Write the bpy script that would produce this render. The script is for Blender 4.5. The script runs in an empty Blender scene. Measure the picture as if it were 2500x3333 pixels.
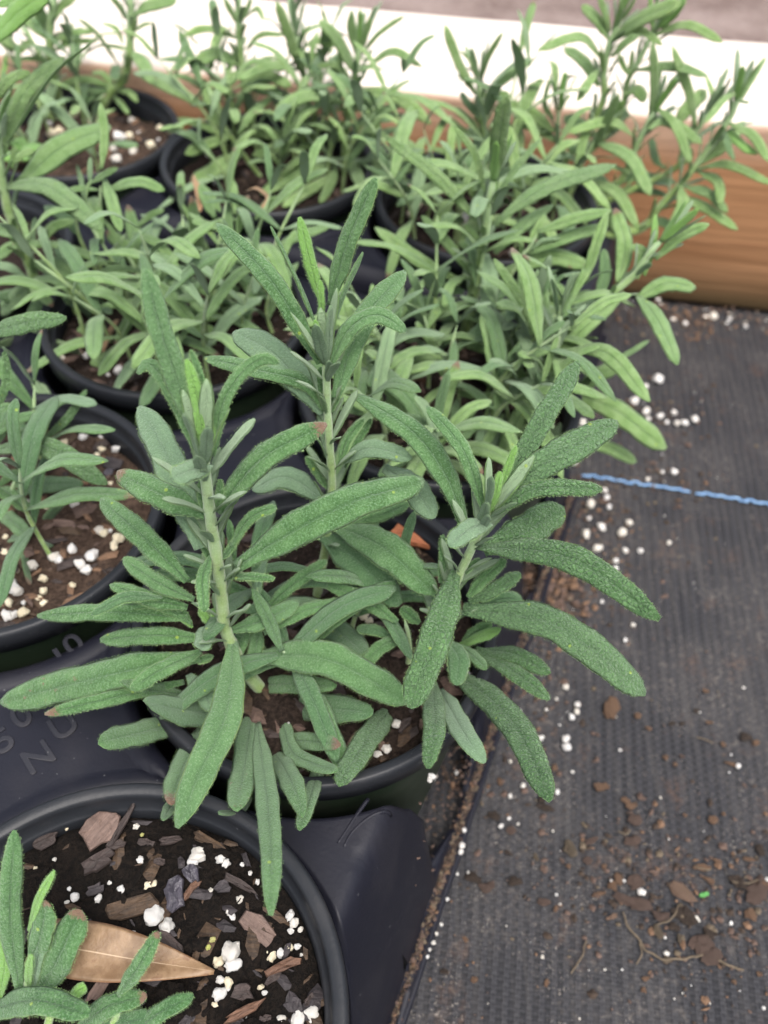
import bpy, bmesh, math, random
import numpy as np
from mathutils import Vector, Matrix, noise

SC = bpy.context.scene
COL = SC.collection
# ------------------------------------------------------------------ camera, sky, sun, exposure
PITCH, ROLL, HC, FPX = 0.850, 0.0524, 0.341, 2817.0      # phone held tilted down, 34 cm above the ground cloth
cam_d = bpy.data.cameras.new('camera')
cam = bpy.data.objects.new('camera', cam_d); COL.objects.link(cam); SC.camera = cam
cam_d.sensor_fit = 'VERTICAL'; cam_d.sensor_height = 4.8; cam_d.sensor_width = 3.6
cam_d.lens = FPX / 3333 * 4.8
cam_d.clip_start = 0.005; cam_d.clip_end = 200
cam_d.dof.use_dof = True; cam_d.dof.focus_distance = 0.215; cam_d.dof.aperture_fstop = 1.75
cp, sp, cr, sr = math.cos(PITCH), math.sin(PITCH), math.cos(ROLL), math.sin(ROLL)
R0, U0, F0 = Vector((1, 0, 0)), Vector((0, sp, cp)), Vector((0, cp, -sp))
rt = R0 * cr + U0 * sr; up = U0 * cr - R0 * sr
cam.matrix_world = Matrix(((rt.x, up.x, -F0.x, 0), (rt.y, up.y, -F0.y, 0), (rt.z, up.z, -F0.z, HC), (0, 0, 0, 1)))

SUN_EL, SUN_AZ = math.radians(68), math.radians(160)     # azimuth measured from +Y towards +X
world = bpy.data.worlds.new('World'); SC.world = world; world.use_nodes = True
wn = world.node_tree; bg = wn.nodes['Background']
sky = wn.nodes.new('ShaderNodeTexSky'); sky.sky_type = 'NISHITA'; sky.sun_disc = False
sky.sun_elevation = SUN_EL; sky.sun_rotation = SUN_AZ; sky.air_density = 1.0; sky.dust_density = 6.0; sky.ozone_density = 1.0
hsv = wn.nodes.new('ShaderNodeHueSaturation'); hsv.inputs['Saturation'].default_value = 0.5     # overcast: the whole sky paler
wn.links.new(sky.outputs[0], hsv.inputs['Color']); wn.links.new(hsv.outputs[0], bg.inputs[0]); bg.inputs[1].default_value = 0.13
sun_d = bpy.data.lights.new('sun', 'SUN'); sun_d.energy = 1.5; sun_d.angle = math.radians(40); sun_d.color = (1, 0.97, 0.93)
sun = bpy.data.objects.new('sun', sun_d); COL.objects.link(sun); sun.location = (-0.5, 1.0, 2.0)
sv = Vector((math.sin(SUN_AZ) * math.cos(SUN_EL), math.cos(SUN_AZ) * math.cos(SUN_EL), math.sin(SUN_EL)))
sun.rotation_euler = (-sv).to_track_quat('-Z', 'Y').to_euler()
SC.view_settings.view_transform = 'Standard'; SC.view_settings.look = 'None'; SC.view_settings.gamma = 1
SC.view_settings.use_curve_mapping = False
SC.view_settings.exposure = 1.22

# ------------------------------------------------------------------ measured layout (millimetres, world; tray lattice in metres)
PERL = {"near":[[-52.5,65.4,2.68],[-48.8,63.1,2.31],[-31.8,58.0,2.62],[-31.1,55.2,1.86],[-44.2,80.8,2.2],[-45.2,79.3,1.46],[-38.3,80.2,1.34],[-36.6,79.2,1.15],[-30.0,77.2,0.66],[-32.4,79.3,0.61],[-59.1,79.0,1.09],[-62.3,87.7,0.93],[-62.4,71.2,1.36],[-55.6,72.7,1.19,1],[-54.4,73.3,0.9,1],[-73.7,68.9,1.41],[-75.3,67.6,0.76],[-67.7,68.9,1.0],[-65.8,72.9,0.72],[-75.7,70.9,0.59],[-81.6,78.1,0.67],[-80.7,86.4,0.62,1],[-68.0,62.1,1.15],[-63.1,61.3,1.09],[-33.8,67.4,1.35],[-32.9,66.3,1.05],[-31.7,70.5,1.24],[-39.4,72.3,0.77],[-27.8,75.1,0.72],[-40.0,58.8,0.97],[-37.3,60.7,0.86,2],[-37.9,58.9,0.8,2],[-34.8,55.6,1.53,1],[-22.1,57.6,1.54,1],[-19.7,58.4,1.31],[-17.9,59.7,1.09,1],[-15.8,60.1,0.97],[-18.5,67.2,1.23],[-17.2,65.5,1.28],[-17.9,63.6,0.81],[-15.5,64.1,0.75],[-33.7,51.8,1.01],[-31.6,51.3,1.17,1],[-31.6,50.1,0.83],[-33.4,48.7,1.6],[-34.1,46.4,0.82,1],[-23.7,50.7,0.84,1],[-22.6,49.5,0.78],[-11.0,45.8,1.81],[-10.6,44.2,1.36],[-14.1,44.1,1.74],[-17.8,43.4,1.58],[-26.1,43.8,0.54],[-14.7,58.3,0.57],[-85.7,75.2,0.84,1],[-56.9,61.1,0.69],[-60.1,61.2,0.52],[-60.3,85.7,0.62,2]],"left":[[-122.6,166.1,2.7],[-119.8,165.1,2.21],[-112.0,204.6,2.09],[-106.2,202.8,1.17],[-112.2,179.6,2.03],[-110.0,178.8,2.02],[-107.0,183.6,2.1],[-99.4,181.1,2.34],[-102.5,177.4,2.27],[-99.8,175.0,2.01],[-99.9,192.8,1.83],[-92.3,189.6,2.07,1],[-93.1,186.5,1.8,1],[-118.4,175.7,1.81],[-113.1,170.7,1.54,1],[-111.6,165.6,1.47,1],[-112.5,162.8,1.12,1],[-121.4,160.2,1.7,1],[-116.7,160.8,0.92],[-110.4,160.9,1.21,1],[-120.2,155.0,1.92],[-118.5,155.7,1.44],[-115.7,156.7,1.83,1],[-102.9,168.9,1.14,1],[-138.2,235.3,1.6],[-124.2,234.3,2.16,1],[-121.9,232.1,1.42],[-121.9,244.5,2.32,1],[-117.5,243.2,2.14],[-113.6,243.9,1.39],[-101.9,215.6,1.04,1],[-111.8,226.1,1.18],[-143.2,221.0,1.27],[-118.1,238.9,1.61],[-104.1,233.4,1.53],[-110.7,239.5,1.61],[-129.2,204.8,0.96],[-98.0,191.5,1.56,1],[-96.3,193.0,1.04],[-137.7,239.1,1.15],[-145.5,240.2,1.04],[-140.6,235.6,1.25],[-129.5,234.8,1.25,1],[-112.9,224.0,1.11],[-109.6,233.0,1.59,1],[-110.5,229.7,1.3,1],[-121.6,202.5,1.07,1],[-123.0,173.5,1.0,1],[-129.4,180.8,1.53,1],[-131.7,187.9,1.03,1],[-112.3,209.7,0.92]],"centre":[[-53.0,202.7,1.91],[-51.7,200.9,1.35],[-42.6,198.4,2.21],[-41.8,208.9,1.77],[-55.2,196.0,1.65],[-53.8,194.5,1.17],[-4.7,160.9,1.88,1],[-2.8,158.8,1.59,1],[-9.9,161.4,1.38,1],[7.0,123.0,1.45],[4.3,114.7,1.49],[1.9,113.0,1.29],[28.6,140.9,1.73],[26.2,141.9,1.59],[20.9,134.7,0.61],[-24.8,120.8,0.98],[17.6,107.2,1.27],[17.0,106.2,0.82]],"midright":[[54.4,321.6,2.08],[57.0,324.7,1.74],[8.0,269.6,2.02],[9.0,266.8,1.57],[1.6,270.5,1.26],[35.0,255.1,1.72],[37.4,253.5,1.22],[78.2,261.5,2.18],[79.9,259.8,1.55],[75.5,260.0,1.24],[57.4,383.2,1.91],[33.9,411.3,2.39],[31.5,262.5,0.93],[53.8,300.8,1.34]],"backleft":[[-163.6,484.6,3.45],[-158.3,488.1,2.58,1],[-143.5,477.4,2.98,1],[-151.7,469.2,2.6],[-163.5,471.5,2.43],[-158.6,458.5,3.42],[-161.4,507.4,2.19],[-153.9,492.4,1.52],[-148.3,513.6,1.74],[-203.5,450.1,1.69],[-203.3,459.3,1.88],[-207.9,498.0,2.07],[-184.8,502.7,2.72,1],[-202.3,485.0,3.54,1],[-199.9,489.1,2.67,1],[-143.3,499.5,2.25,1],[-196.0,472.5,1.31],[-195.3,458.1,1.71],[-141.4,486.2,1.15],[-209.1,537.5,1.7],[-197.2,511.4,2.75,1],[-194.7,515.8,2.3,1]],"backmid":[[-109.2,469.3,1.73],[-100.9,440.6,1.5],[-19.0,479.2,2.2],[-25.7,451.9,1.69],[-62.0,516.9,1.38],[-66.0,502.4,1.36]],"backright":[[34.0,470.4,2.6],[36.7,474.3,2.18],[30.5,466.5,2.16],[5.5,417.8,2.02,1],[33.7,417.5,2.42],[36.1,414.7,1.6],[9.4,427.5,2.04,1]],"midleft":[[-114.1,279.3,2.25],[-111.3,278.0,1.92],[-133.7,338.1,1.99],[-67.9,297.0,2.98],[-128.3,294.1,1.98],[-109.5,276.2,1.15],[-129.9,287.6,1.83],[-95.9,328.2,1.75],[-100.7,349.9,1.45],[-128.5,289.8,1.31],[-117.9,276.5,1.15],[-64.5,314.8,1.37],[-139.8,285.8,1.3]],"cloth":[[161.4,412.7,4.49],[153.3,406.4,1.81],[177.2,378.8,2.96],[170.5,375.1,2.41],[165.9,383.5,2.43],[160.4,375.5,1.87],[166.2,374.8,1.87],[157.2,380.0,2.15],[144.2,391.9,3.01],[149.6,383.4,2.7],[150.0,377.5,1.74],[157.1,335.1,2.28],[150.7,334.7,1.52],[142.1,328.8,1.38],[108.2,307.9,2.68],[117.5,313.5,2.21],[103.4,286.9,2.84],[111.9,292.1,2.62],[122.2,289.1,2.85],[126.8,296.3,2.16],[106.4,298.1,1.44],[108.2,278.1,2.57],[122.2,277.6,1.75],[129.9,278.1,1.87],[116.5,270.7,1.61],[115.9,266.0,1.6],[145.5,284.3,1.41],[117.9,306.9,1.7],[116.9,318.5,2.23],[119.4,232.8,1.3],[114.5,224.3,1.18],[209.5,480.8,3.05],[189.4,471.5,2.11],[219.8,479.1,1.83],[228.9,472.4,1.66],[107.1,353.1,2.86],[102.9,338.3,2.04],[109.6,347.8,1.8],[106.4,245.3,1.33],[64.6,215.5,2.53],[68.7,229.6,1.51]],"cloth2":[[84.3,197.7,1.95],[88.6,189.4,1.82],[87.9,186.0,1.61],[85.4,183.1,1.6],[81.9,172.6,2.16],[81.8,168.9,2.43],[71.1,172.5,1.57],[62.7,184.5,1.5],[74.7,186.3,1.0],[79.7,191.7,1.01],[57.7,161.4,0.96],[83.3,158.2,0.86],[62.3,151.1,1.32],[56.8,146.4,1.07],[52.5,133.9,1.28],[55.8,137.3,1.06],[59.4,135.2,0.73],[76.1,149.2,1.31],[118.1,149.2,0.66],[153.1,164.6,1.26],[151.4,169.7,0.63],[104.4,169.1,0.78],[104.2,111.5,1.74],[98.4,115.5,0.75],[93.5,115.2,0.75],[39.2,115.5,0.88],[123.4,103.0,1.37],[136.1,102.1,1.07],[110.1,90.6,1.17],[65.1,87.3,0.83],[93.3,84.5,0.58],[87.1,84.2,0.58],[122.7,75.2,0.44],[153.6,118.7,0.97],[72.1,109.1,0.69],[73.1,105.8,0.56],[72.9,133.2,0.55],[164.4,202.4,0.72],[118.4,132.4,0.55],[76.3,68.4,0.48],[110.4,76.1,0.49],[141.2,74.6,0.81],[110.6,96.0,0.68],[113.6,78.0,0.37],[44.9,71.6,0.36],[52.7,97.2,0.34]],"lip":[[35.9,121.9,1.3],[35.5,119.7,1.03],[36.9,127.9,0.96],[24.0,148.0,1.82],[25.5,148.9,1.09],[34.3,150.9,0.92],[38.3,150.8,0.82],[30.2,102.4,0.83],[28.0,93.7,0.65],[26.3,90.6,0.73],[25.2,87.5,0.8],[23.9,85.3,0.64],[23.1,83.0,0.72],[34.0,111.5,0.59]]}
CRUMB = [[103.1,188.2,4.04,0,1.2],[104.2,130.6,3.27,1,0.6],[87.8,130.2,2.45,1,0.6],[78.8,126.4,2.7,3,1.1],[65.4,122.6,1.34,3,1.4],[57.3,113.1,2.63,2,0.8],[97.9,108.6,3.91,1,0.6],[103.3,107.2,3.9,1,0.6],[120.1,112.1,4.38,4,0.7],[102.9,115.6,2.64,1,1],[96.3,116.1,2.21,0,1.3],[93.7,113.4,1.75,0,1],[108.2,97.8,2.12,3,1.2],[118.9,104.7,3.02,2,0.9],[121.0,102.4,2.57,2,0.9],[123.7,94.6,3.8,1,0.8],[126.6,90.1,3.76,1,0.9],[127.0,97.9,2.55,2,0.8],[137.8,141.2,1.85,0,1],[160.0,178.1,2.48,2,0.9],[163.5,175.9,1.68,0,0.8],[67.2,106.3,2.08,1,0.9],[41.5,113.3,3.07,2,0.7],[46.2,110.2,2.44,1,0.8],[94.2,152.3,3.03,0,0.6],[96.7,152.9,1.42,0,1],[106.0,145.2,2.8,0,0.5],[106.4,139.0,2.58,1,1],[129.3,122.1,2.68,0,0.5],[131.0,117.5,2.48,0,0.4],[144.1,105.6,2.16,0,1],[149.8,114.6,3.52,1,1],[147.2,111.1,3.06,1,0.8],[152.0,116.4,2.65,0,0.8],[142.4,116.8,2.65,2,0.8],[153.7,130.5,2.27,2,1.1],[148.6,126.2,2.25,0,0.4],[135.8,125.1,1.53,0,0.4],[71.1,142.3,2.79,2,0.5],[69.5,145.6,1.87,2,1.4],[76.0,159.8,1.92,0,1.6],[103.5,147.4,1.41,0,1],[150.7,165.5,2.42,0,0.3],[149.3,174.3,1.28,0,1],[88.1,110.2,2.18,0,0.35],[92.3,102.4,2.15,4,0.4],[101.5,82.1,1.64,0,0.5],[65.8,78.9,1.06,0,1.3],[40.4,78.8,1.14,0,1],[37.5,92.0,0.84,0,1],[100.0,78.3,0.98,0,1],[132.8,82.5,0.99,0,0.8],[115.9,95.8,1.52,3,1.3],[110.0,88.5,1.25,3,1],[118.2,180.0,1.49,0,0.6],[114.6,185.8,1.51,0,1],[147.1,199.7,1.75,0,0.6],[141.0,189.6,1.32,2,1],[145.5,184.3,2.01,0,0.4],[123.3,167.0,1.17,0,1],[126.7,164.1,1.16,0,1.2],[130.3,167.9,0.97,1,1],[129.1,182.8,1.2,2,0.8],[85.6,122.5,1.52,1,1],[77.7,119.9,0.98,0,1],[91.6,120.6,0.98,0,1],[71.4,104.0,0.95,0,1.2],[110.4,103.1,2.58,1,0.7],[115.0,99.7,2.13,2,0.8],[126.9,142.5,0.93,0,1],[142.6,143.8,0.84,0,1],[133.7,183.1,1.3,2,0.8],[142.6,85.5,1.24,0,0.7],[30.2,80.9,1.48,2,0.8],[35.7,136.7,1.01,0,1],[53.0,152.5,1.61,0,1.4],[56.6,132.7,1.64,1,1],[55.2,123.6,1.79,2,0.5],[50.5,137.9,2.3,2,1]]
CHIPS = {"near":[[-71.1,85.7,5.41,0.75,60,0],[-65.7,86.9,9.3,0.2,68,1],[-70.2,77.5,4.53,0.6,45,1],[-58.9,66.9,9.06,0.3,17,3],[-48.1,70.5,4.88,0.62,-80,4],[-44.8,75.9,4.2,0.75,-60,4],[-58.2,83.4,2.76,0.45,-10,1],[-52.6,84.2,3.23,0.4,15,1],[-42.4,84.7,5.85,0.25,-28,3],[-36.4,73.0,2.38,0.75,20,2],[-25.7,63.6,5.79,0.6,-30,0],[-26.5,45.4,5.74,0.2,30,5],[-62.0,49.1,4.43,0.45,65,0],[-85.2,82.4,4.28,0.5,30,1],[-39.5,42.9,3.52,0.7,40,2],[-15.7,47.6,2.48,0.8,-50,2],[-18.7,55.5,4.8,0.3,25,5],[-27.7,49.2,2.77,0.8,10,1],[-31.6,73.9,5.08,0.4,-25,1],[-47.5,59.6,4.86,0.35,-25,1],[-44.4,72.1,3.27,0.3,55,5],[-68.8,70.9,2.37,0.6,20,2],[-66.2,82.2,2.75,0.5,20,1],[-39.5,83.6,1.84,0.5,0,1],[-31.3,80.1,2.43,0.4,-60,2],[-53.8,78.7,1.82,0.6,0,1],[-12.0,48.2,1.93,0.5,60,1],[-20.9,52.8,2.52,0.5,40,1],[-21.4,43.9,1.63,0.6,0,1]],"left":[[-113.3,194.4,5.76,0.35,-8,0],[-109.9,234.3,3.41,0.6,40,1],[-103.1,225.2,4.19,0.8,-10,2],[-103.6,220.5,2.49,0.6,70,4],[-113.3,186.9,4.12,0.3,20,1],[-147.1,250.8,3.52,0.4,10,2],[-105.8,193.5,2.61,0.3,0,0]],"centre":[[11.8,197.4,11.77,0.66,-25,6],[-0.9,156.4,3.94,0.5,20,1],[9.3,122.5,2.96,0.5,60,1],[-45.8,190.6,4.64,0.4,30,1],[-38.3,205.7,5.59,0.4,-10,1]],"midright":[[11.9,283.4,5.5,0.3,-8,5],[55.4,327.9,4.19,0.4,10,0],[36.5,263.3,6.23,0.3,80,1],[49.8,327.4,4.19,0.3,30,1],[2.7,311.0,4.07,0.4,40,0]],"midleft":[[-121.7,279.0,4.81,0.3,5,0],[-108.6,349.7,5.07,0.35,80,0],[-119.7,335.0,3.54,0.5,30,1]]}
ROOTS = [[[96.3,104.3],[97.2,98.7],[100.8,94.9],[102.8,91.1],[109.8,88.4],[119.2,89.6],[125.3,90.7],[130.6,87.9],[136.8,86.3]],[[117.6,107.8],[114.1,102.7],[108.5,100.0]],[[81.7,93.6],[78.9,87.7],[75.0,82.2]],[[100.7,94.1],[100.8,89.5],[98.7,86.3]],[[139.7,117.3],[144.9,116.7],[151.6,118.8]],[[126.6,122.7],[129.9,121.1],[132.7,121.7]],[[138.2,176.6],[142.9,175.2],[144.7,174.3]],[[98.8,134.7],[101.3,133.0],[103.4,135.0]]]
GLYPH = [["5",[-107.8,112.8]],["0",[-105.1,120.8]],["1",[-99.2,141.2]],["0",[-96.6,146.5]],["N",[-96.2,108.1]],["U",[-91.8,118.4]]]
RIBS = [[[6.5,98.3],[4.8,98.2],[0.8,96.3],[-2.6,93.3],[-4.9,90.3],[-6.2,87.1]],[[-0.2,101.3],[-3.2,96.5],[-5.8,91.9],[-7.9,88.2]],[[16.6,72.5],[14.6,65.3],[12.7,58.8],[11.0,53.6]]]
DEADLEAF = [[-79.7,57.0,109.5],[-55.9,54.6,109.5],[-35.1,52.9,109.5]]
CL = [[82.8,252.7],[112.7,293.1],[160.4,389.4],[196.2,473.4],[65.4,193.6],[110.2,312.2],[152.5,328.8],[107.2,377.3],[120.2,97.5],[146.5,115.2],[93.1,124.6],[61.6,235.1],[166.3,475.9],[96.3,273.7],[32.3,157.3]]
BLUE = [[108.6,329.6],[204.4,315.3]]
GREEN = [128.1,111.8,2.19]
POTS = {"centre":[-0.0195,0.154,0.105],"near":[-0.0587,0.0401,0.107],"left":[-0.1334,0.1932,0.103],"midright":[0.0197,0.2679,0.103],"midleft":[-0.0942,0.3072,0.103],"backleft":[-0.182,0.4685,0.102],"backmid":[-0.072,0.4446,0.102],"backright":[0.044,0.413,0.102],"off":[-0.2081,0.3464,0.103]}
PLANTS = [
 ("centre", [-0.0195,0.154,0.105], [[[[-33.9,133.1,101.0],[-39.3,133.1,116.9],[-42.5,133.1,136.3],[-42.0,133.1,149.6],[-41.4,133.1,165.9],[-41.2,133.1,180.4],[-40.9,133.1,190.4],[-40.4,133.1,201.3],[-40.0,133.1,206.4]],2.05],[[[-21.3,169.0,101.0],[-18.7,169.0,121.6],[-16.8,169.0,137.9],[-15.3,169.0,158.7],[-15.9,169.0,177.1],[-16.2,169.0,188.8],[-16.3,169.0,199.7],[-16.7,169.0,206.6]],1.55],[[[16.7,144.4,101.0],[18.9,144.4,127.5],[20.5,144.4,146.1],[22.5,144.4,157.8],[24.8,144.4,170.6],[26.6,144.4,179.8]],1.75],[[[10.1,144.0,101.0],[9.8,144.0,117.2],[7.8,144.0,129.5]],0.9],[[[21.9,146.4,101.0],[26.7,146.4,112.4],[32.3,146.4,119.5]],0.9],[[[-31.1,143.2,101.0],[-36.0,143.2,114.0],[-36.3,143.2,128.9],[-34.4,143.2,142.8]],1.0]], [
  [0,[[-40.4,133.9,207.0],[-46.2,140.6,227.3],[-50.0,147.9,242.0]],[0.42,-0.8,0.44],5.2,""],
  [0,[[-41.2,133.1,204.8],[-45.1,139.0,212.9],[-49.5,143.7,218.1],[-52.8,145.6,219.8],[-54.8,143.8,218.2]],[0.3,-0.57,0.76],3.6,""],
  [0,[[-39.9,133.2,204.9],[-40.5,136.8,217.1],[-42.5,140.4,225.9]],[0.35,-0.87,0.34],3.0,"y"],
  [0,[[-39.6,135.8,208.7],[-39.5,139.0,219.2],[-41.8,142.2,227.0]],[0.34,-0.87,0.35],1.7,"e"],
  [0,[[-38.2,133.2,204.9],[-36.0,139.9,214.7],[-31.6,144.5,220.2],[-27.5,146.3,222.2],[-24.1,145.5,221.7]],[-0.11,-0.76,0.64],3.1,""],
  [0,[[-44.8,132.2,173.2],[-51.1,143.9,182.8],[-57.4,155.3,187.2],[-64.6,165.3,189.0]],[0.12,-0.37,0.92],8.2,"g"],
  [0,[[-42.1,133.1,185.1],[-53.3,136.5,188.1],[-65.1,142.9,187.7]],[-0.05,-0.37,0.93],7.0,"b"],
  [0,[[-49.8,132.3,159.4],[-64.1,143.6,164.2],[-77.4,155.2,163.5]],[-0.05,-0.24,0.97],6.4,""],
  [0,[[-39.4,133.3,186.3],[-28.7,139.4,198.7],[-14.3,146.9,203.6]],[-0.16,-0.64,0.75],6.3,"b"],
  [0,[[-38.9,133.1,202.3],[-41.4,128.9,205.2],[-44.9,123.7,207.3]],[0.55,0.09,0.83],4.9,"guF"],
  [0,[[-37.2,133.9,164.1],[-26.0,138.6,170.9],[-9.1,147.0,176.4],[10.2,157.3,175.4]],[0.02,-0.47,0.88],9.7,""],
  [0,[[-37.3,133.7,173.0],[-32.8,137.7,179.3],[-26.5,140.8,180.6]],[-0.14,-0.62,0.77],2.7,""],
  [0,[[-40.3,133.0,168.0],[-37.5,134.4,172.0],[-34.9,136.4,175.6]],[-0.3,-0.78,0.55],1.8,""],
  [0,[[-42.8,133.2,166.6],[-44.8,135.3,170.4],[-45.8,137.7,173.3]],[0.34,-0.7,0.63],1.6,""],
  [0,[[-39.4,133.3,160.3],[-33.3,132.0,163.2],[-26.8,131.2,163.8]],[-0.3,-0.38,0.87],2.0,""],
  [0,[[-42.8,133.1,169.5],[-43.7,126.5,168.7],[-42.5,119.3,164.8]],[0.14,-0.32,0.94],3.1,""],
  [0,[[-49.1,132.3,151.2],[-58.5,133.9,155.9],[-68.4,139.6,158.2]],[0.18,-0.39,0.9],4.4,""],
  [0,[[-51.3,132.0,147.8],[-61.4,132.2,150.9],[-72.4,135.8,151.2]],[0.08,-0.36,0.93],4.4,""],
  [0,[[-52.1,132.1,142.5],[-72.0,130.8,145.5],[-93.9,132.1,139.8]],[-0.06,-0.39,0.92],4.9,""],
  [0,[[-51.3,131.8,140.8],[-61.1,133.7,147.1],[-73.7,132.3,144.0]],[0.12,-0.38,0.92],3.9,""],
  [0,[[-57.1,131.0,153.3],[-65.0,127.1,158.1],[-72.6,122.1,156.8]],[0.37,-0.29,0.88],2.8,"k"],
  [0,[[-48.4,131.0,134.7],[-61.8,129.3,137.4],[-77.1,129.2,133.8]],[-0.01,-0.37,0.93],5.0,""],
  [0,[[-45.2,132.6,137.5],[-46.6,130.3,140.0],[-46.7,122.6,142.0]],[0.25,0.37,0.89],5.4,"gu"],
  [0,[[-45.2,132.9,137.8],[-47.8,134.4,139.9],[-49.7,136.6,141.0]],[0.24,-0.46,0.86],2.2,"y"],
  [0,[[-44.2,133.0,139.2],[-45.1,134.5,140.8],[-46.0,136.4,141.5]],[0.19,-0.48,0.85],1.9,"y"],
  [0,[[-51.2,131.8,139.5],[-53.6,133.6,142.7],[-58.2,137.0,144.7]],[0.29,-0.46,0.84],1.9,""],
  [0,[[-51.2,131.9,138.3],[-53.9,133.5,140.6],[-58.6,136.2,141.4]],[0.17,-0.37,0.91],2.0,"y"],
  [0,[[-50.1,129.5,127.6],[-70.4,123.1,128.0],[-107.1,118.6,114.8]],[-0.13,-0.4,0.91],9.9,"s"],
  [0,[[-55.4,126.7,117.4],[-73.5,115.9,125.0],[-89.4,110.6,124.5]],[0.3,-0.23,0.92],4.1,"b"],
  [0,[[-49.5,129.7,129.8],[-58.3,121.0,133.5],[-65.6,115.1,132.3]],[0.31,-0.18,0.94],4.8,""],
  [0,[[-55.2,125.9,110.8],[-62.7,120.1,123.8],[-69.1,117.4,131.9]],[0.84,-0.01,0.54],4.9,""],
  [0,[[-41.4,128.6,97.0],[-51.5,117.7,117.1],[-60.7,111.0,133.5]],[0.83,0.18,0.53],9.0,"k"],
  [0,[[-56.1,121.3,105.1],[-62.3,109.4,120.1],[-69.7,98.8,133.9]],[0.7,0.36,0.61],7.1,""],
  [0,[[-53.9,127.7,120.2],[-49.3,122.4,120.3],[-44.8,117.6,118.0]],[-0.01,-0.22,0.98],5.4,"gu"],
  [0,[[-46.8,131.2,125.2],[-49.0,129.4,126.2],[-51.0,128.4,126.1]],[0.32,-0.2,0.93],2.1,""],
  [0,[[-40.8,133.1,130.9],[-39.2,118.6,132.2],[-39.3,106.7,132.9],[-43.3,92.2,131.7],[-46.9,80.3,127.7]],[0.09,-0.07,0.99],9.0,"mF"],
  [0,[[-37.6,130.8,99.0],[-34.2,103.6,118.2],[-32.5,83.4,132.5]],[-0.07,0.57,0.82],7.2,"sF"],
  [0,[[-48.0,124.8,100.2],[-50.5,104.1,115.2],[-50.5,87.2,125.0]],[0.17,0.53,0.83],7.7,"bB"],
  [0,[[-52.8,111.9,82.3],[-52.4,94.1,110.6],[-50.2,81.2,129.9]],[0.22,0.83,0.52],4.0,""],
  [0,[[-36.3,111.4,82.0],[-35.4,95.3,105.0],[-37.3,84.5,127.6]],[0.25,0.83,0.5],3.3,""],
  [0,[[-34.2,120.9,106.2],[-26.2,90.9,130.2],[-21.2,69.5,145.2],[-19.1,54.8,150.0]],[-0.21,0.51,0.84],5.7,"G"],
  [0,[[-15.1,112.6,98.9],[-15.0,92.2,124.2],[-16.4,79.0,134.0]],[0.02,0.72,0.69],4.1,"G"],
  [0,[[-41.0,133.6,135.2],[-30.9,137.0,137.4],[-23.1,143.3,137.0]],[0.1,-0.35,0.93],5.1,""],
  [0,[[-32.6,136.6,130.0],[-21.1,142.2,134.6],[-8.1,148.1,132.1]],[0.08,-0.35,0.93],3.8,""],
  [5,[[-32.6,143.0,133.1],[-25.5,147.8,138.5],[-16.0,156.1,140.7]],[-0.01,-0.49,0.87],3.7,""],
  [5,[[-35.3,143.3,124.1],[-35.5,135.9,123.0],[-35.8,129.3,119.1]],[0.09,-0.34,0.94],4.2,""],
  [5,[[-35.0,143.2,136.0],[-34.6,147.3,141.7],[-32.8,151.6,146.0]],[0.05,-0.77,0.63],2.2,"gu"],
  [5,[[-40.1,137.7,98.1],[-24.8,130.6,112.5],[-11.0,125.6,121.5]],[-0.66,-0.23,0.71],5.4,""],
  [0,[[-36.2,134.6,120.4],[-14.1,130.0,128.9],[9.8,121.2,122.6]],[-0.14,-0.33,0.93],10.3,""],
  [0,[[-29.9,131.8,99.8],[-13.8,123.7,112.1],[-0.1,119.4,118.9]],[-0.59,-0.2,0.78],8.9,"k"],
  [0,[[-34.9,121.7,91.0],[-20.3,113.4,110.9],[-8.4,106.4,124.2]],[-0.8,-0.12,0.58],5.0,"b"],
  [0,[[-29.1,130.8,98.9],[-22.6,109.3,113.4],[-15.4,101.6,122.2],[-8.4,95.7,130.7]],[-0.57,0.34,0.75],4.8,"F"],
  [0,[[-29.1,115.0,101.0],[-20.3,94.3,126.8],[-15.4,82.1,134.7]],[-0.48,0.52,0.7],6.1,"G"],
  [0,[[6.6,132.7,100.6],[-1.0,114.4,113.8],[-8.3,94.2,126.0]],[0.25,0.46,0.85],7.4,"rF"],
  [0,[[-40.5,133.1,202.7],[-40.5,134.1,207.5],[-40.9,136.0,213.3]],[0.31,-0.91,0.26],2.3,"y"],
  [0,[[-39.7,133.1,202.8],[-38.7,134.6,207.1],[-38.3,136.8,211.3]],[0.04,-0.92,0.39],2.0,"y"],
  [0,[[-42.0,132.8,185.8],[-42.6,134.1,190.1],[-42.9,135.7,193.8]],[0.3,-0.88,0.36],1.8,""],
  [0,[[-39.7,133.3,186.3],[-38.5,134.5,190.8],[-38.1,136.0,194.7]],[-0.06,-0.95,0.32],1.8,""],
  [1,[[-16.9,168.8,202.7],[-17.9,169.6,209.1],[-19.0,171.1,214.8]],[0.27,-0.93,0.23],1.9,"y"],
  [1,[[-16.4,169.1,202.5],[-15.9,170.3,208.7],[-15.1,172.1,214.4]],[-0.18,-0.95,0.25],1.9,"y"],
  [1,[[-17.1,169.3,137.4],[-12.6,172.9,144.5],[-5.7,174.8,148.1]],[-0.32,-0.67,0.67],4.4,"k"],
  [1,[[-18.0,168.9,135.6],[-23.4,168.7,142.0],[-30.0,166.9,145.7]],[0.62,-0.44,0.65],4.4,"k"],
  [1,[[-17.7,168.8,203.4],[-30.3,182.4,216.9],[-46.5,199.3,222.2]],[0.0,-0.52,0.85],5.6,"m"],
  [1,[[-18.1,172.5,209.7],[-23.6,175.4,223.3],[-29.4,179.2,234.2]],[0.88,-0.15,0.44],1.7,"n"],
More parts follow.
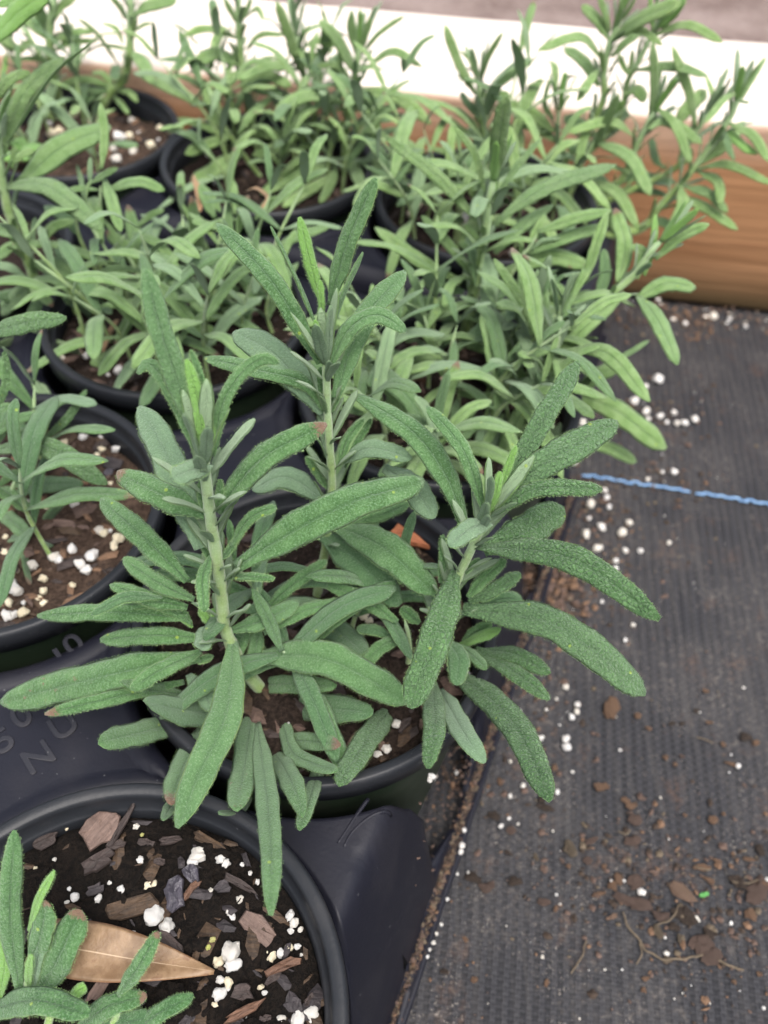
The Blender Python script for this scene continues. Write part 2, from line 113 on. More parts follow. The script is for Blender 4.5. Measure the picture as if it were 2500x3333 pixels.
  [1,[[-18.3,178.5,215.0],[-20.9,180.3,225.3],[-23.2,183.3,234.5]],[0.31,-0.9,0.3],3.1,"y"],
  [1,[[-16.0,177.7,214.3],[-11.7,180.2,230.8],[-5.7,183.6,244.8]],[-0.37,-0.88,0.3],4.9,"m"],
  [1,[[-16.2,171.3,208.7],[-12.7,175.6,218.6],[-8.2,181.2,227.4]],[0.71,-0.7,0.07],2.0,"n"],
  [1,[[-17.8,174.2,211.3],[-17.7,175.0,217.4],[-18.0,176.3,222.4]],[-0.02,-0.98,0.18],1.5,"y"],
  [1,[[-14.1,168.9,192.2],[-8.5,184.1,204.6],[2.3,201.6,209.6]],[0.07,-0.5,0.87],6.9,"m"],
  [1,[[-15.4,169.2,202.5],[-10.8,174.1,210.4],[-4.2,177.0,212.8],[3.2,176.0,209.2]],[-0.06,-0.6,0.8],4.6,""],
  [1,[[-16.8,168.7,188.1],[-22.8,173.6,193.0],[-34.7,177.0,193.3],[-50.8,184.4,190.6]],[-0.15,-0.46,0.87],5.0,""],
  [1,[[-17.1,168.8,187.2],[-30.1,180.1,195.7],[-43.1,189.4,196.0]],[-0.06,-0.46,0.89],8.4,"g"],
  [1,[[-16.3,168.7,187.1],[-17.8,171.4,192.9],[-18.3,174.6,197.6]],[0.15,-0.85,0.51],2.4,""],
  [1,[[-15.1,168.9,187.3],[-13.8,171.2,192.6],[-13.4,174.1,197.1]],[-0.1,-0.88,0.47],2.2,""],
  [1,[[-13.2,169.1,167.2],[-11.3,173.2,173.3],[-6.9,177.3,177.7]],[-0.17,-0.73,0.67],2.8,""],
  [1,[[-11.6,169.6,166.0],[-8.7,173.3,171.7],[-4.9,178.3,177.0]],[-0.17,-0.72,0.67],2.0,""],
  [1,[[-12.9,168.8,168.6],[-4.6,167.9,175.8],[6.7,164.2,176.5]],[-0.42,-0.46,0.78],5.2,"g"],
  [1,[[-16.8,169.2,157.4],[-19.7,170.9,162.1],[-22.8,173.2,166.2]],[0.4,-0.7,0.59],2.3,""],
  [1,[[-17.7,169.5,152.0],[-28.7,172.5,157.8],[-38.9,170.9,153.3]],[0.02,-0.47,0.88],7.0,"g"],
  [1,[[-0.6,170.0,166.4],[7.3,162.0,167.9],[13.6,153.6,164.6]],[-0.22,-0.29,0.93],7.5,"g"],
  [1,[[-9.5,169.2,142.6],[0.1,171.2,145.3],[7.5,175.8,145.7]],[0.01,-0.46,0.89],3.9,""],
  [1,[[-14.4,168.5,142.0],[0.6,156.4,147.5],[15.5,142.6,145.2]],[-0.29,-0.22,0.93],10.4,""],
  [1,[[-18.6,168.9,137.0],[-5.7,157.9,137.8],[6.1,147.7,131.7]],[-0.08,-0.33,0.94],10.8,"k"],
  [1,[[-25.0,165.1,97.6],[-13.4,152.3,109.9],[-3.0,138.7,118.3]],[-0.57,0.16,0.81],8.5,"k"],
  [3,[[5.7,143.6,129.1],[-5.1,147.0,135.0],[-15.8,151.3,135.3]],[0.1,-0.44,0.89],4.4,""],
  [3,[[9.0,144.0,121.1],[0.9,138.0,123.5],[-7.0,128.7,119.6]],[0.12,-0.22,0.97],4.2,""],
  [3,[[4.0,143.1,121.9],[-0.7,144.2,123.3],[-6.4,145.3,121.8]],[-0.08,-0.37,0.92],3.2,"k"],
  [3,[[12.3,144.8,127.3],[8.9,146.4,129.3],[6.5,148.3,129.8]],[0.08,-0.48,0.88],3.5,""],
  [2,[[21.7,145.1,169.5],[15.8,155.7,178.9],[6.2,166.9,184.1],[-10.0,180.5,184.0]],[-0.05,-0.42,0.91],6.9,""],
  [2,[[25.0,144.9,179.1],[18.8,155.0,189.8],[9.5,166.0,193.6]],[0.05,-0.54,0.84],4.0,""],
  [2,[[28.7,147.9,182.9],[29.7,149.5,188.9],[31.2,151.9,195.1]],[-0.14,-0.93,0.33],1.9,"y"],
  [2,[[26.9,144.2,179.1],[27.4,146.0,185.0],[27.8,148.0,189.8]],[0.01,-0.94,0.34],2.3,"y"],
  [2,[[30.0,149.3,184.1],[37.7,159.3,196.6],[47.0,174.2,204.0]],[-0.09,-0.58,0.81],5.5,"r"],
  [2,[[29.3,148.0,182.9],[41.4,152.3,191.8],[57.0,161.2,195.9]],[-0.14,-0.52,0.84],8.0,"r"],
  [2,[[27.9,144.0,178.9],[37.1,145.5,187.0],[53.0,145.8,187.8]],[-0.26,-0.49,0.83],4.3,"r"],
  [2,[[26.7,143.6,164.1],[37.0,148.4,166.8],[48.3,158.4,167.1]],[0.11,-0.35,0.93],9.1,"r"],
  [2,[[27.2,143.8,175.2],[22.0,139.3,178.3],[15.9,132.5,179.2]],[0.4,-0.07,0.92],5.2,"gu"],
  [2,[[24.8,144.1,165.3],[44.7,129.6,180.5],[62.7,111.9,182.3]],[-0.51,-0.15,0.85],7.1,"r"],
  [2,[[24.0,143.5,137.5],[49.1,136.6,142.0],[76.1,125.1,127.3]],[0.02,-0.43,0.9],10.0,"r"],
  [2,[[20.5,144.9,153.5],[15.5,125.1,151.7],[9.1,107.8,143.5]],[0.05,-0.27,0.96],8.5,"rF"],
  [2,[[24.7,143.4,143.4],[28.7,146.3,148.5],[34.4,150.0,153.1]],[-0.32,-0.61,0.73],3.6,""],
  [2,[[25.2,143.5,141.1],[31.5,144.3,146.1],[39.0,148.0,149.7]],[-0.34,-0.5,0.8],4.0,"r"],
  [2,[[22.8,143.1,106.6],[37.1,115.1,127.8],[43.5,86.4,141.3]],[-0.44,0.35,0.83],8.3,"r"],
  [2,[[17.5,136.0,109.6],[16.3,109.2,131.6],[14.5,96.1,134.5]],[0.03,0.53,0.85],6.3,"rG"],
  [2,[[19.8,134.0,107.9],[23.8,108.0,132.2],[28.7,97.7,135.9]],[-0.38,0.51,0.78],6.4,"gG"],
  [4,[[32.0,144.2,115.1],[40.3,138.1,123.8],[49.5,129.7,127.6]],[-0.51,0.12,0.85],5.3,"r"],
  [4,[[30.0,145.3,114.4],[39.9,132.1,123.9],[48.6,121.2,127.8]],[-0.38,0.21,0.9],5.6,"r"],
  [4,[[24.5,147.7,112.8],[28.5,139.6,119.5],[32.1,132.3,124.0]],[-0.46,0.36,0.81],3.6,""],
  [4,[[31.1,153.2,125.5],[36.4,154.3,128.1],[43.2,155.6,127.6]],[-0.07,-0.45,0.89],4.8,"k"],
  [2,[[16.6,145.1,147.0],[17.0,148.3,153.4],[16.3,152.4,159.4]],[0.05,-0.86,0.51],2.2,""],
  [2,[[23.1,143.9,153.4],[24.7,145.4,155.7],[26.8,146.5,157.0]],[-0.28,-0.62,0.73],1.5,""],
  [4,[[25.5,147.1,112.9],[30.4,144.1,122.8],[35.8,141.9,130.3]],[-0.87,-0.07,0.49],3.7,"y"],
  [4,[[26.5,147.6,114.5],[30.1,147.8,120.4],[34.2,148.5,123.9]],[-0.45,-0.77,0.45],3.2,""],
  [2,[[20.2,144.0,120.8],[24.1,136.7,122.4],[23.4,128.5,120.5]],[-0.12,-0.04,0.99],6.3,"k"]]),
 ("near", [-0.0587,0.0401,0.107], [[[[-77.5,43.0,107.0],[-77.5,45.6,111.0],[-77.5,48.6,115.0]],1.1],[[[-72.2,39.0,107.0],[-71.0,42.1,111.0],[-69.4,43.7,115.0]],1.1],[[[-58.1,38.7,107.0],[-55.9,41.8,111.0],[-55.0,43.4,115.0]],1.1]], [
  [0,[[-79.1,45.5,111.0],[-80.7,58.0,127.8],[-80.1,72.3,142.5]],[0.39,-0.7,0.6],4.9,""],
  [0,[[-77.7,56.7,122.1],[-74.7,61.7,129.8],[-71.0,66.3,135.2]],[-0.37,-0.65,0.66],2.2,"y"],
  [0,[[-84.0,44.6,109.8],[-82.2,52.1,119.9],[-83.2,59.5,127.5]],[0.27,-0.74,0.61],3.0,"y"],
  [0,[[-75.3,45.7,111.0],[-70.0,52.9,119.0],[-67.0,61.8,122.5]],[-0.15,-0.52,0.84],7.7,"b"],
  [0,[[-76.4,51.1,117.2],[-74.1,56.4,123.7],[-73.4,61.7,128.5]],[-0.17,-0.7,0.7],5.9,"b"],
  [0,[[-76.3,46.4,112.0],[-74.6,52.6,119.4],[-73.1,58.9,125.1]],[-0.14,-0.7,0.7],2.5,"g"],
  [2,[[-55.1,45.4,116.7],[-49.8,50.8,123.7],[-46.6,56.8,126.7]],[-0.17,-0.57,0.8],3.8,"b"],
  [1,[[-87.4,41.6,109.5],[-72.9,42.8,120.8],[-58.7,40.3,122.9]],[-0.42,0.12,0.9],6.4,""],
  [1,[[-65.6,39.2,107.6],[-57.8,43.4,114.3],[-49.0,46.2,114.5]],[-0.33,-0.12,0.94],5.2,"b"],
  [2,[[-53.7,38.4,107.1],[-46.0,42.7,113.7],[-38.2,46.6,115.0]],[-0.37,-0.17,0.91],4.1,""],
  [1,[[-66.2,44.2,115.5],[-64.6,45.4,117.1],[-62.7,46.9,117.8]],[-0.24,-0.44,0.86],2.3,"y"],
  [1,[[-61.3,39.3,108.0],[-53.4,40.9,111.7],[-47.4,42.6,111.6]],[-0.25,0.01,0.97],5.1,"k"],
  [0,[[-77.2,46.4,112.0],[-76.4,48.9,118.0],[-75.1,51.6,123.2]],[-0.05,-0.9,0.43],1.9,"y"]]),
 ("left", [-0.1334,0.1932,0.103], [[[[-135.7,215.3,99.0],[-130.4,215.3,108.2],[-124.7,215.3,119.3],[-118.7,215.3,131.2]],1.1],[[[-137.6,202.6,99.0],[-133.6,202.6,107.4],[-129.3,202.6,116.9]],1.0],[[[-135.2,198.5,99.0],[-129.3,198.5,97.0],[-125.0,198.5,94.0]],0.9],[[[-143.7,204.4,99.0],[-138.0,204.4,118.9],[-131.9,204.4,140.5],[-126.4,204.4,159.9]],1.3]], [
  [0,[[-121.4,215.2,124.8],[-112.4,218.0,132.0],[-104.6,224.6,141.0]],[-0.04,-0.85,0.53],2.9,"r"],
  [0,[[-120.6,215.2,127.0],[-118.9,216.2,130.4],[-117.4,217.9,134.1]],[0.23,-0.94,0.27],1.4,"y"],
  [3,[[-133.8,204.4,134.3],[-125.0,207.5,140.7],[-115.6,210.7,141.8]],[-0.07,-0.68,0.73],3.6,"b"],
  [3,[[-135.6,204.4,128.5],[-113.6,199.9,138.0],[-90.2,188.3,133.0]],[-0.22,-0.35,0.91],7.1,"r"],
  [0,[[-131.8,215.4,106.4],[-134.8,213.1,109.4],[-139.0,207.1,108.4]],[0.57,-0.31,0.76],2.7,""],
  [0,[[-138.9,213.5,97.4],[-122.7,208.3,109.1],[-105.7,203.2,116.3]],[-0.54,-0.37,0.75],6.2,"k"],
  [1,[[-131.5,202.7,112.9],[-125.8,202.6,116.4],[-119.5,202.0,117.0]],[-0.3,-0.52,0.8],2.5,""],
  [1,[[-139.3,203.6,110.5],[-130.9,200.1,111.9],[-124.7,195.8,109.0]],[-0.02,-0.23,0.97],5.3,"r"],
  [1,[[-140.7,203.3,100.4],[-130.7,193.7,105.8],[-120.6,184.1,109.5]],[-0.28,0.16,0.95],5.7,""],
  [2,[[-125.2,199.1,94.9],[-115.1,197.2,109.4],[-104.6,196.7,121.4]],[0.16,-0.97,-0.21],4.0,""],
  [2,[[-124.8,198.9,94.4],[-122.8,182.0,102.7],[-114.5,164.5,108.7]],[0.72,0.44,0.54],4.3,"b"],
  [2,[[-124.8,198.5,94.0],[-118.6,190.7,100.5],[-114.3,182.6,106.0]],[0.2,0.67,0.71],4.3,"k"],
  [3,[[-126.2,204.7,148.4],[-123.3,210.0,156.0],[-123.9,216.6,162.9]],[0.36,-0.75,0.56],2.7,"r"],
  [3,[[-126.9,204.4,147.4],[-124.3,204.3,149.6],[-121.5,204.1,150.5]],[-0.4,-0.65,0.65],2.5,""],
  [3,[[-134.3,204.4,129.3],[-132.8,211.7,130.8],[-134.6,223.6,130.9]],[0.42,-0.07,0.9],3.0,"k"],
  [3,[[-128.7,215.5,169.6],[-111.9,213.9,176.6],[-100.0,215.1,178.0]],[-0.22,-0.64,0.74],6.2,"r"],
  [1,[[-141.6,196.8,93.9],[-130.9,188.3,102.4],[-123.6,184.0,108.6]],[-0.64,-0.01,0.77],3.7,"k"],
  [2,[[-125.5,199.4,95.4],[-124.9,195.7,102.3],[-124.5,192.9,108.3]],[0.88,-0.39,-0.26],1.3,""]]),
 ("tall", [-0.0942,0.3072,0.103], [[[[-138.3,320.2,99.0],[-156.2,320.2,113.7],[-158.0,320.2,124.4],[-159.2,320.2,137.7],[-159.9,320.2,151.0],[-158.4,320.2,165.6],[-155.9,320.2,178.8],[-152.9,320.2,190.8]],2.5],[[[-140.1,309.9,99.0],[-169.2,309.9,94.7],[-164.7,309.9,88.1]],1.2]], [
  [0,[[-157.9,320.6,161.6],[-136.9,312.4,166.8],[-113.3,296.5,158.4]],[-0.2,-0.48,0.86],8.5,"r"],
  [0,[[-156.9,320.6,126.5],[-142.0,314.2,128.5],[-126.5,305.8,122.2]],[-0.11,-0.48,0.87],9.4,""],
  [0,[[-162.3,318.5,121.5],[-153.0,308.2,122.0],[-143.2,298.9,120.2]],[-0.19,-0.25,0.95],4.9,"b"],
  [0,[[-157.6,320.5,153.7],[-150.2,309.0,153.9],[-143.2,295.0,151.2]],[0.0,-0.09,1.0],2.5,""],
  [0,[[-153.4,321.8,133.4],[-147.2,328.0,139.5],[-139.2,333.7,139.9]],[0.19,-0.63,0.75],4.6,""],
  [0,[[-154.4,321.4,134.3],[-154.4,324.9,139.5],[-153.4,328.7,143.4]],[0.17,-0.78,0.61],2.2,"g"],
  [0,[[-156.6,320.6,134.7],[-160.5,315.2,137.8],[-165.1,306.6,136.4]],[0.57,-0.25,0.78],4.5,""],
  [0,[[-161.6,318.5,121.5],[-167.9,321.0,123.3],[-176.8,324.5,122.1]],[-0.16,-0.5,0.85],4.0,"g"],
  [0,[[-155.5,320.7,175.0],[-147.9,336.3,190.9],[-135.8,355.6,198.3]],[0.33,-0.65,0.69],6.3,"r"],
  [0,[[-152.0,320.5,179.5],[-129.9,323.2,204.0],[-112.2,324.7,216.4]],[0.58,-0.59,-0.56],2.0,"n"],
  [0,[[-155.1,322.7,193.0],[-146.6,325.2,201.3],[-139.1,327.8,203.5]],[-0.07,-0.85,0.52],4.3,"r"],
  [0,[[-153.0,321.2,162.1],[-137.6,335.4,171.2],[-122.0,353.5,172.5]],[0.35,-0.58,0.74],10.3,""],
  [0,[[-120.5,328.1,166.9],[-119.1,335.8,177.1],[-121.1,344.9,185.7]],[0.26,-0.71,0.65],3.6,""],
  [0,[[-153.2,320.5,168.9],[-152.9,323.5,172.4],[-152.3,326.9,175.2]],[0.33,-0.69,0.65],2.3,""],
  [0,[[-151.4,320.7,171.5],[-148.0,322.4,174.5],[-143.9,324.3,175.3]],[0.06,-0.78,0.63],2.9,""],
  [0,[[-157.4,339.0,207.3],[-143.1,339.1,219.1],[-128.9,339.6,227.1]],[-0.27,-0.87,0.42],7.8,"y"],
  [0,[[-155.9,350.3,217.3],[-148.6,348.1,219.9],[-141.9,346.8,222.2]],[-0.38,-0.75,0.54],3.1,"y"],
  [0,[[-177.7,309.7,105.2],[-160.6,300.3,120.8],[-149.0,295.7,132.2]],[-0.62,-0.73,0.29],7.1,""],
  [0,[[-159.9,318.7,116.0],[-161.6,306.4,119.6],[-166.1,298.4,124.1]],[0.7,0.07,0.71],6.5,"k"],
  [0,[[-155.6,319.4,112.6],[-155.5,311.6,111.7],[-158.1,305.3,109.6]],[0.17,-0.24,0.96],6.0,"k"],
  [1,[[-164.7,310.1,88.4],[-150.8,280.7,98.8],[-127.6,240.3,114.3]],[0.26,0.46,0.85],7.0,""],
  [1,[[-165.2,309.9,88.9],[-165.1,297.1,101.8],[-165.6,282.8,110.4]],[0.96,-0.18,-0.21],4.0,""],
  [1,[[-164.4,310.3,88.6],[-142.8,292.1,105.1],[-125.0,275.3,115.8]],[-0.67,-0.74,0.02],5.3,"b"],
  [0,[[-149.0,314.8,100.8],[-149.3,296.9,110.7],[-151.0,281.5,122.1]],[0.74,0.33,0.59],6.9,"k"]]),
 ("midleft", [-0.0942,0.3072,0.103], [[[[-131.3,334.4,99.0],[-133.2,334.4,123.8],[-128.2,334.4,141.2],[-124.7,334.4,156.1]],1.1],[[[-131.2,334.5,99.0],[-139.3,334.5,133.2],[-133.3,334.5,150.7]],1.1],[[[-129.5,336.6,99.0],[-127.7,336.6,120.4],[-119.0,336.6,133.1]],1.2],[[[-85.7,351.9,99.0],[-85.4,351.9,108.3],[-79.0,351.9,120.8],[-76.1,351.9,129.6]],1.2],[[[-92.9,351.2,99.0],[-91.4,351.2,108.4],[-90.6,351.2,118.2]],1.0],[[[-115.8,318.9,99.0],[-110.1,318.9,111.7],[-106.9,318.9,122.2]],1.1]], [
  [0,[[-123.3,336.6,158.0],[-116.8,322.1,155.1],[-112.0,311.0,149.5]],[0.14,-0.26,0.96],5.2,""],
  [0,[[-122.2,334.5,154.5],[-107.4,330.8,160.9],[-95.9,326.8,159.7]],[-0.32,-0.6,0.73],4.9,""],
  [0,[[-128.3,335.2,156.8],[-121.5,334.8,161.4],[-116.6,335.9,163.4]],[-0.27,-0.78,0.57],2.8,""],
  [0,[[-126.0,334.3,154.3],[-131.2,329.8,157.1],[-137.4,326.1,157.1]],[0.53,-0.5,0.69],2.6,""],
  [0,[[-112.9,334.1,137.9],[-106.2,335.0,143.5],[-100.4,336.6,145.4]],[-0.2,-0.78,0.6],2.8,""],
  [0,[[-133.1,334.1,149.6],[-133.4,337.1,156.2],[-135.1,340.8,161.5]],[0.41,-0.76,0.5],2.1,"g"],
  [0,[[-128.9,334.7,156.4],[-128.7,336.6,160.7],[-128.2,340.0,165.6]],[0.33,-0.83,0.45],2.1,"g"],
  [1,[[-139.9,334.3,133.3],[-145.9,340.6,138.0],[-156.6,347.3,138.0]],[-0.07,-0.42,0.9],6.2,"k"],
  [1,[[-143.5,331.8,120.9],[-150.5,337.7,121.4],[-153.4,346.2,122.3]],[-0.16,-0.2,0.97],6.2,"k"],
  [2,[[-114.4,338.6,107.8],[-117.9,344.4,119.2],[-124.0,361.4,132.4]],[0.27,-0.65,0.71],6.9,"b"],
  [2,[[-114.2,338.5,108.7],[-121.9,342.4,121.8],[-132.2,347.7,126.9]],[0.37,-0.63,0.69],6.8,"b"],
  [2,[[-95.1,327.2,122.9],[-105.8,335.3,130.1],[-118.2,342.3,130.1]],[0.01,-0.42,0.91],4.7,""],
  [2,[[-121.8,337.5,110.6],[-129.5,327.9,117.3],[-138.8,320.6,120.3]],[0.68,-0.31,0.66],2.9,""],
  [5,[[-102.5,318.5,115.7],[-91.0,316.2,122.7],[-74.5,309.9,122.2]],[-0.34,-0.52,0.78],5.0,"b"],
  [5,[[-113.5,319.4,110.0],[-115.2,306.9,109.5],[-118.3,293.3,105.7]],[0.45,-0.22,0.86],4.7,"b"],
  [5,[[-123.4,320.7,101.5],[-123.4,304.3,105.2],[-122.1,286.1,107.0]],[0.48,0.16,0.86],2.2,"d"],
  [5,[[-115.4,313.7,94.4],[-118.2,291.4,102.3],[-123.6,275.7,109.6]],[0.73,0.11,0.67],7.2,""],
  [5,[[-116.0,312.7,93.5],[-110.6,292.7,100.1],[-107.1,277.0,104.8]],[0.24,0.35,0.91],3.3,"k"],
  [2,[[-135.6,326.2,89.8],[-136.4,315.8,109.1],[-141.1,306.2,120.2]],[0.98,-0.16,0.07],7.2,"k"],
  [2,[[-119.0,336.0,98.4],[-123.6,326.1,110.4],[-129.4,315.2,115.5]],[0.89,-0.07,0.45],5.0,""],
  [5,[[-128.1,315.8,96.3],[-131.6,305.0,105.4],[-134.8,296.9,109.6]],[0.9,-0.01,0.44],4.3,""],
  [5,[[-96.9,315.7,104.2],[-85.2,321.3,107.6],[-71.4,336.1,108.8]],[0.31,-0.56,0.77],6.1,""],
  [5,[[-98.4,316.1,103.9],[-84.7,307.6,107.7],[-73.4,301.9,107.4]],[-0.32,-0.35,0.88],3.9,""],
  [5,[[-97.5,315.5,100.2],[-83.8,302.4,107.6],[-74.9,292.3,109.7]],[-0.48,-0.1,0.87],2.8,""],
  [5,[[-91.4,314.6,102.9],[-83.1,313.4,107.3],[-75.2,313.9,109.0]],[-0.3,-0.62,0.73],3.6,""],
  [5,[[-76.4,316.5,110.7],[-71.2,313.6,111.5],[-67.1,309.5,108.6]],[-0.09,-0.4,0.91],5.1,"s"],
  [4,[[-91.4,351.2,105.9],[-89.9,345.9,126.9],[-89.0,340.7,149.8]],[0.7,-0.69,-0.2],6.8,"b"],
  [4,[[-95.9,376.6,140.5],[-91.7,364.5,138.9],[-89.3,353.9,135.2]],[0.06,-0.21,0.98],3.1,"d"],
  [3,[[-86.3,351.8,106.7],[-89.2,352.4,119.1],[-97.0,354.8,138.0]],[0.6,-0.75,0.28],3.6,""],
  [3,[[-78.7,351.1,116.5],[-67.9,331.3,116.4],[-59.4,316.9,113.1]],[-0.06,-0.13,0.99],5.9,""],
  [3,[[-80.6,352.1,119.8],[-79.2,355.1,127.5],[-76.4,359.6,135.0]],[0.28,-0.89,0.36],3.8,""],
  [3,[[-73.6,351.3,125.4],[-71.2,356.0,132.8],[-68.7,362.4,139.8]],[0.19,-0.81,0.56],4.2,"b"],
  [3,[[-70.0,364.4,140.6],[-64.3,360.3,144.5],[-58.0,351.6,144.9],[-60.8,344.2,143.4]],[-0.29,0.01,0.96],2.0,"d"],
  [3,[[-83.2,354.7,132.1],[-86.3,356.8,138.2],[-89.7,360.8,144.7]],[0.42,-0.71,0.56],4.9,""],
  [3,[[-74.3,356.1,133.3],[-74.5,361.3,139.4],[-76.3,367.6,144.7]],[0.28,-0.65,0.71],3.4,""],
  [3,[[-80.6,356.9,134.0],[-85.4,360.1,139.4],[-89.7,363.6,143.2]],[0.28,-0.62,0.73],4.1,""],
  [3,[[-65.2,354.9,132.2],[-59.2,355.5,139.7],[-52.0,354.8,143.5]],[-0.43,-0.75,0.5],4.3,""],
  [2,[[-104.0,333.2,130.1],[-96.6,332.9,134.1],[-88.5,331.2,133.0]],[-0.22,-0.61,0.76],2.7,""],
  [3,[[-83.5,351.4,98.6],[-88.8,340.0,105.1],[-93.6,335.0,114.8]],[0.9,-0.16,0.4],3.9,"k"],
  [1,[[-137.4,327.6,93.0],[-129.6,321.8,102.8],[-130.6,317.2,112.5]],[-0.39,-0.86,-0.32],3.9,"k"]]),
 ("midright", [0.0197,0.2679,0.103], [[[[31.6,312.4,99.0],[33.5,312.4,127.6],[33.6,312.4,148.2],[34.3,312.4,160.4],[34.3,312.4,172.2],[34.9,312.4,181.6]],2.1],[[[60.3,268.0,99.0],[62.1,268.0,114.1],[62.2,268.0,129.0],[61.3,268.0,143.6],[60.9,268.0,153.2]],2.2],[[[58.4,292.9,99.0],[78.3,292.9,132.1],[86.2,292.9,145.8],[92.2,292.9,154.5],[95.1,292.9,163.8],[99.4,292.9,170.8]],1.9],[[[29.6,312.9,99.0],[31.2,312.9,136.9],[25.2,312.9,145.2]],1.0],[[[35.0,311.3,99.0],[48.7,311.3,143.3],[52.9,311.3,152.0],[54.5,311.3,157.6]],1.1],[[[28.4,268.3,99.0],[27.8,268.3,111.5],[27.1,268.3,124.8]],1.0],[[[27.7,308.8,99.0],[16.4,308.8,104.2],[11.2,308.8,111.3]],1.2],[[[50.2,258.9,99.0],[46.6,258.9,111.3],[44.5,258.9,117.6]],1.1]], [
  [0,[[30.5,312.6,161.8],[14.0,320.7,174.9],[-7.5,337.1,182.0]],[-0.02,-0.66,0.75],5.4,"r"],
  [0,[[35.8,312.4,179.2],[34.2,306.6,197.8],[34.1,301.9,214.6]],[0.18,-0.95,-0.27],6.6,"r"],
  [0,[[32.1,312.5,173.9],[27.0,317.7,186.3],[17.9,322.3,194.6]],[0.21,-0.82,0.54],2.9,"r"],
  [0,[[37.2,312.2,173.1],[43.2,317.0,182.1],[52.2,324.0,190.8]],[-0.2,-0.73,0.66],2.7,"r"],
  [0,[[37.3,312.3,160.8],[55.0,319.9,172.5],[85.1,335.3,176.3]],[0.03,-0.61,0.8],6.5,"r"],
  [0,[[35.1,312.4,169.1],[31.2,309.9,172.8],[28.2,299.4,170.9]],[0.35,-0.05,0.94],6.8,"gu"],
  [0,[[35.7,312.1,171.8],[35.5,312.6,177.2],[35.5,313.5,181.0]],[0.01,-0.99,0.15],1.7,"y"],
  [0,[[35.9,312.5,147.5],[37.5,297.9,142.9],[36.7,286.1,134.3]],[-0.08,-0.45,0.89],7.5,"g"],
  [1,[[59.1,268.1,133.2],[49.6,278.3,147.2],[36.6,290.6,158.9]],[0.04,-0.73,0.68],4.2,"r"],
  [0,[[27.0,313.0,133.6],[10.6,318.2,138.1],[-10.2,337.5,141.8]],[-0.17,-0.54,0.82],6.0,"s"],
  [3,[[31.2,312.8,136.9],[21.4,318.9,146.2],[9.2,330.9,152.1]],[-0.03,-0.66,0.75],4.2,""],
  [3,[[34.1,315.0,140.1],[29.1,318.7,145.4],[25.3,321.3,146.4]],[-0.11,-0.77,0.63],3.1,""],
  [0,[[33.0,312.4,151.6],[29.8,314.3,155.7],[26.5,315.7,157.8]],[0.21,-0.75,0.62],2.6,""],
  [4,[[44.8,312.3,140.3],[61.9,312.7,147.5],[78.8,312.5,144.4]],[-0.09,-0.62,0.78],7.7,"s"],
  [0,[[39.3,311.9,148.1],[49.6,319.1,156.8],[62.3,330.1,160.7]],[0.0,-0.57,0.82],5.2,""],
  [4,[[49.8,311.6,146.4],[49.7,315.8,151.2],[45.7,319.0,153.6]],[0.1,-0.66,0.74],2.2,""],
  [4,[[52.7,310.9,149.5],[54.8,316.0,156.2],[58.7,321.0,161.0]],[0.04,-0.76,0.65],3.4,""],
  [4,[[53.2,310.7,150.0],[67.5,312.3,157.1],[83.7,318.3,159.3]],[-0.07,-0.65,0.76],5.1,""],
  [4,[[55.0,312.3,158.4],[68.8,312.0,165.4],[82.7,315.6,167.4]],[-0.16,-0.65,0.75],5.0,""],
  [4,[[53.7,310.8,151.0],[57.2,311.0,155.6],[64.0,310.9,157.1]],[-0.39,-0.64,0.67],1.6,"g"],
  [3,[[29.9,312.3,137.1],[22.4,304.3,137.6],[19.9,294.7,133.0]],[0.02,-0.24,0.97],4.3,""],
  [0,[[34.9,312.5,124.4],[23.1,303.8,126.0],[10.2,297.1,123.5]],[0.26,-0.47,0.84],4.0,""],
  [0,[[27.1,313.2,119.6],[13.7,311.6,122.6],[-0.5,309.2,117.5]],[0.02,-0.59,0.8],7.4,"k"],
  [0,[[23.5,313.8,116.5],[23.2,307.8,114.5],[22.7,300.8,109.1]],[-0.01,-0.5,0.87],4.6,"k"],
  [5,[[24.2,275.5,131.1],[23.6,265.8,128.9],[23.1,258.2,124.6]],[-0.06,-0.35,0.93],3.8,"k"],
  [0,[[40.4,311.3,116.2],[42.0,303.3,114.1],[46.2,297.1,110.3]],[-0.13,-0.42,0.9],5.9,"k"],
  [1,[[56.2,268.6,116.4],[42.9,279.0,123.5],[28.1,287.7,121.2]],[-0.19,-0.5,0.85],5.7,"b"],
  [1,[[60.6,268.2,134.7],[59.3,273.4,144.4],[56.3,275.8,148.0],[52.7,275.2,148.2]],[0.14,-0.84,0.52],2.4,"g"],
  [1,[[62.4,267.8,134.4],[64.3,275.3,148.2],[73.7,288.6,166.0]],[-0.28,-0.75,0.6],3.0,""],
  [2,[[89.7,291.3,146.3],[76.0,278.5,141.6],[64.6,270.3,131.8]],[0.07,-0.62,0.78],5.8,""],
  [1,[[65.0,267.7,135.0],[78.2,255.8,144.4],[91.2,233.7,141.1]],[-0.53,-0.26,0.81],6.7,""],
  [1,[[62.4,268.1,121.2],[51.3,251.4,116.8],[43.0,237.6,105.7]],[-0.04,-0.43,0.9],7.2,"r"],
  [1,[[61.0,268.1,124.2],[57.8,269.4,127.2],[55.6,271.1,129.5]],[0.21,-0.75,0.63],1.8,"y"],
  [2,[[77.7,283.3,101.0],[93.9,272.9,102.2],[115.4,261.3,92.4]],[-0.09,-0.49,0.87],10.3,""],
  [2,[[86.7,273.0,81.5],[96.6,271.5,81.4],[109.0,270.3,75.1]],[0.16,-0.56,0.81],6.3,""],
  [2,[[77.4,283.0,98.6],[82.7,279.6,113.2],[91.6,277.0,122.0]],[-0.83,-0.37,0.41],7.2,""],
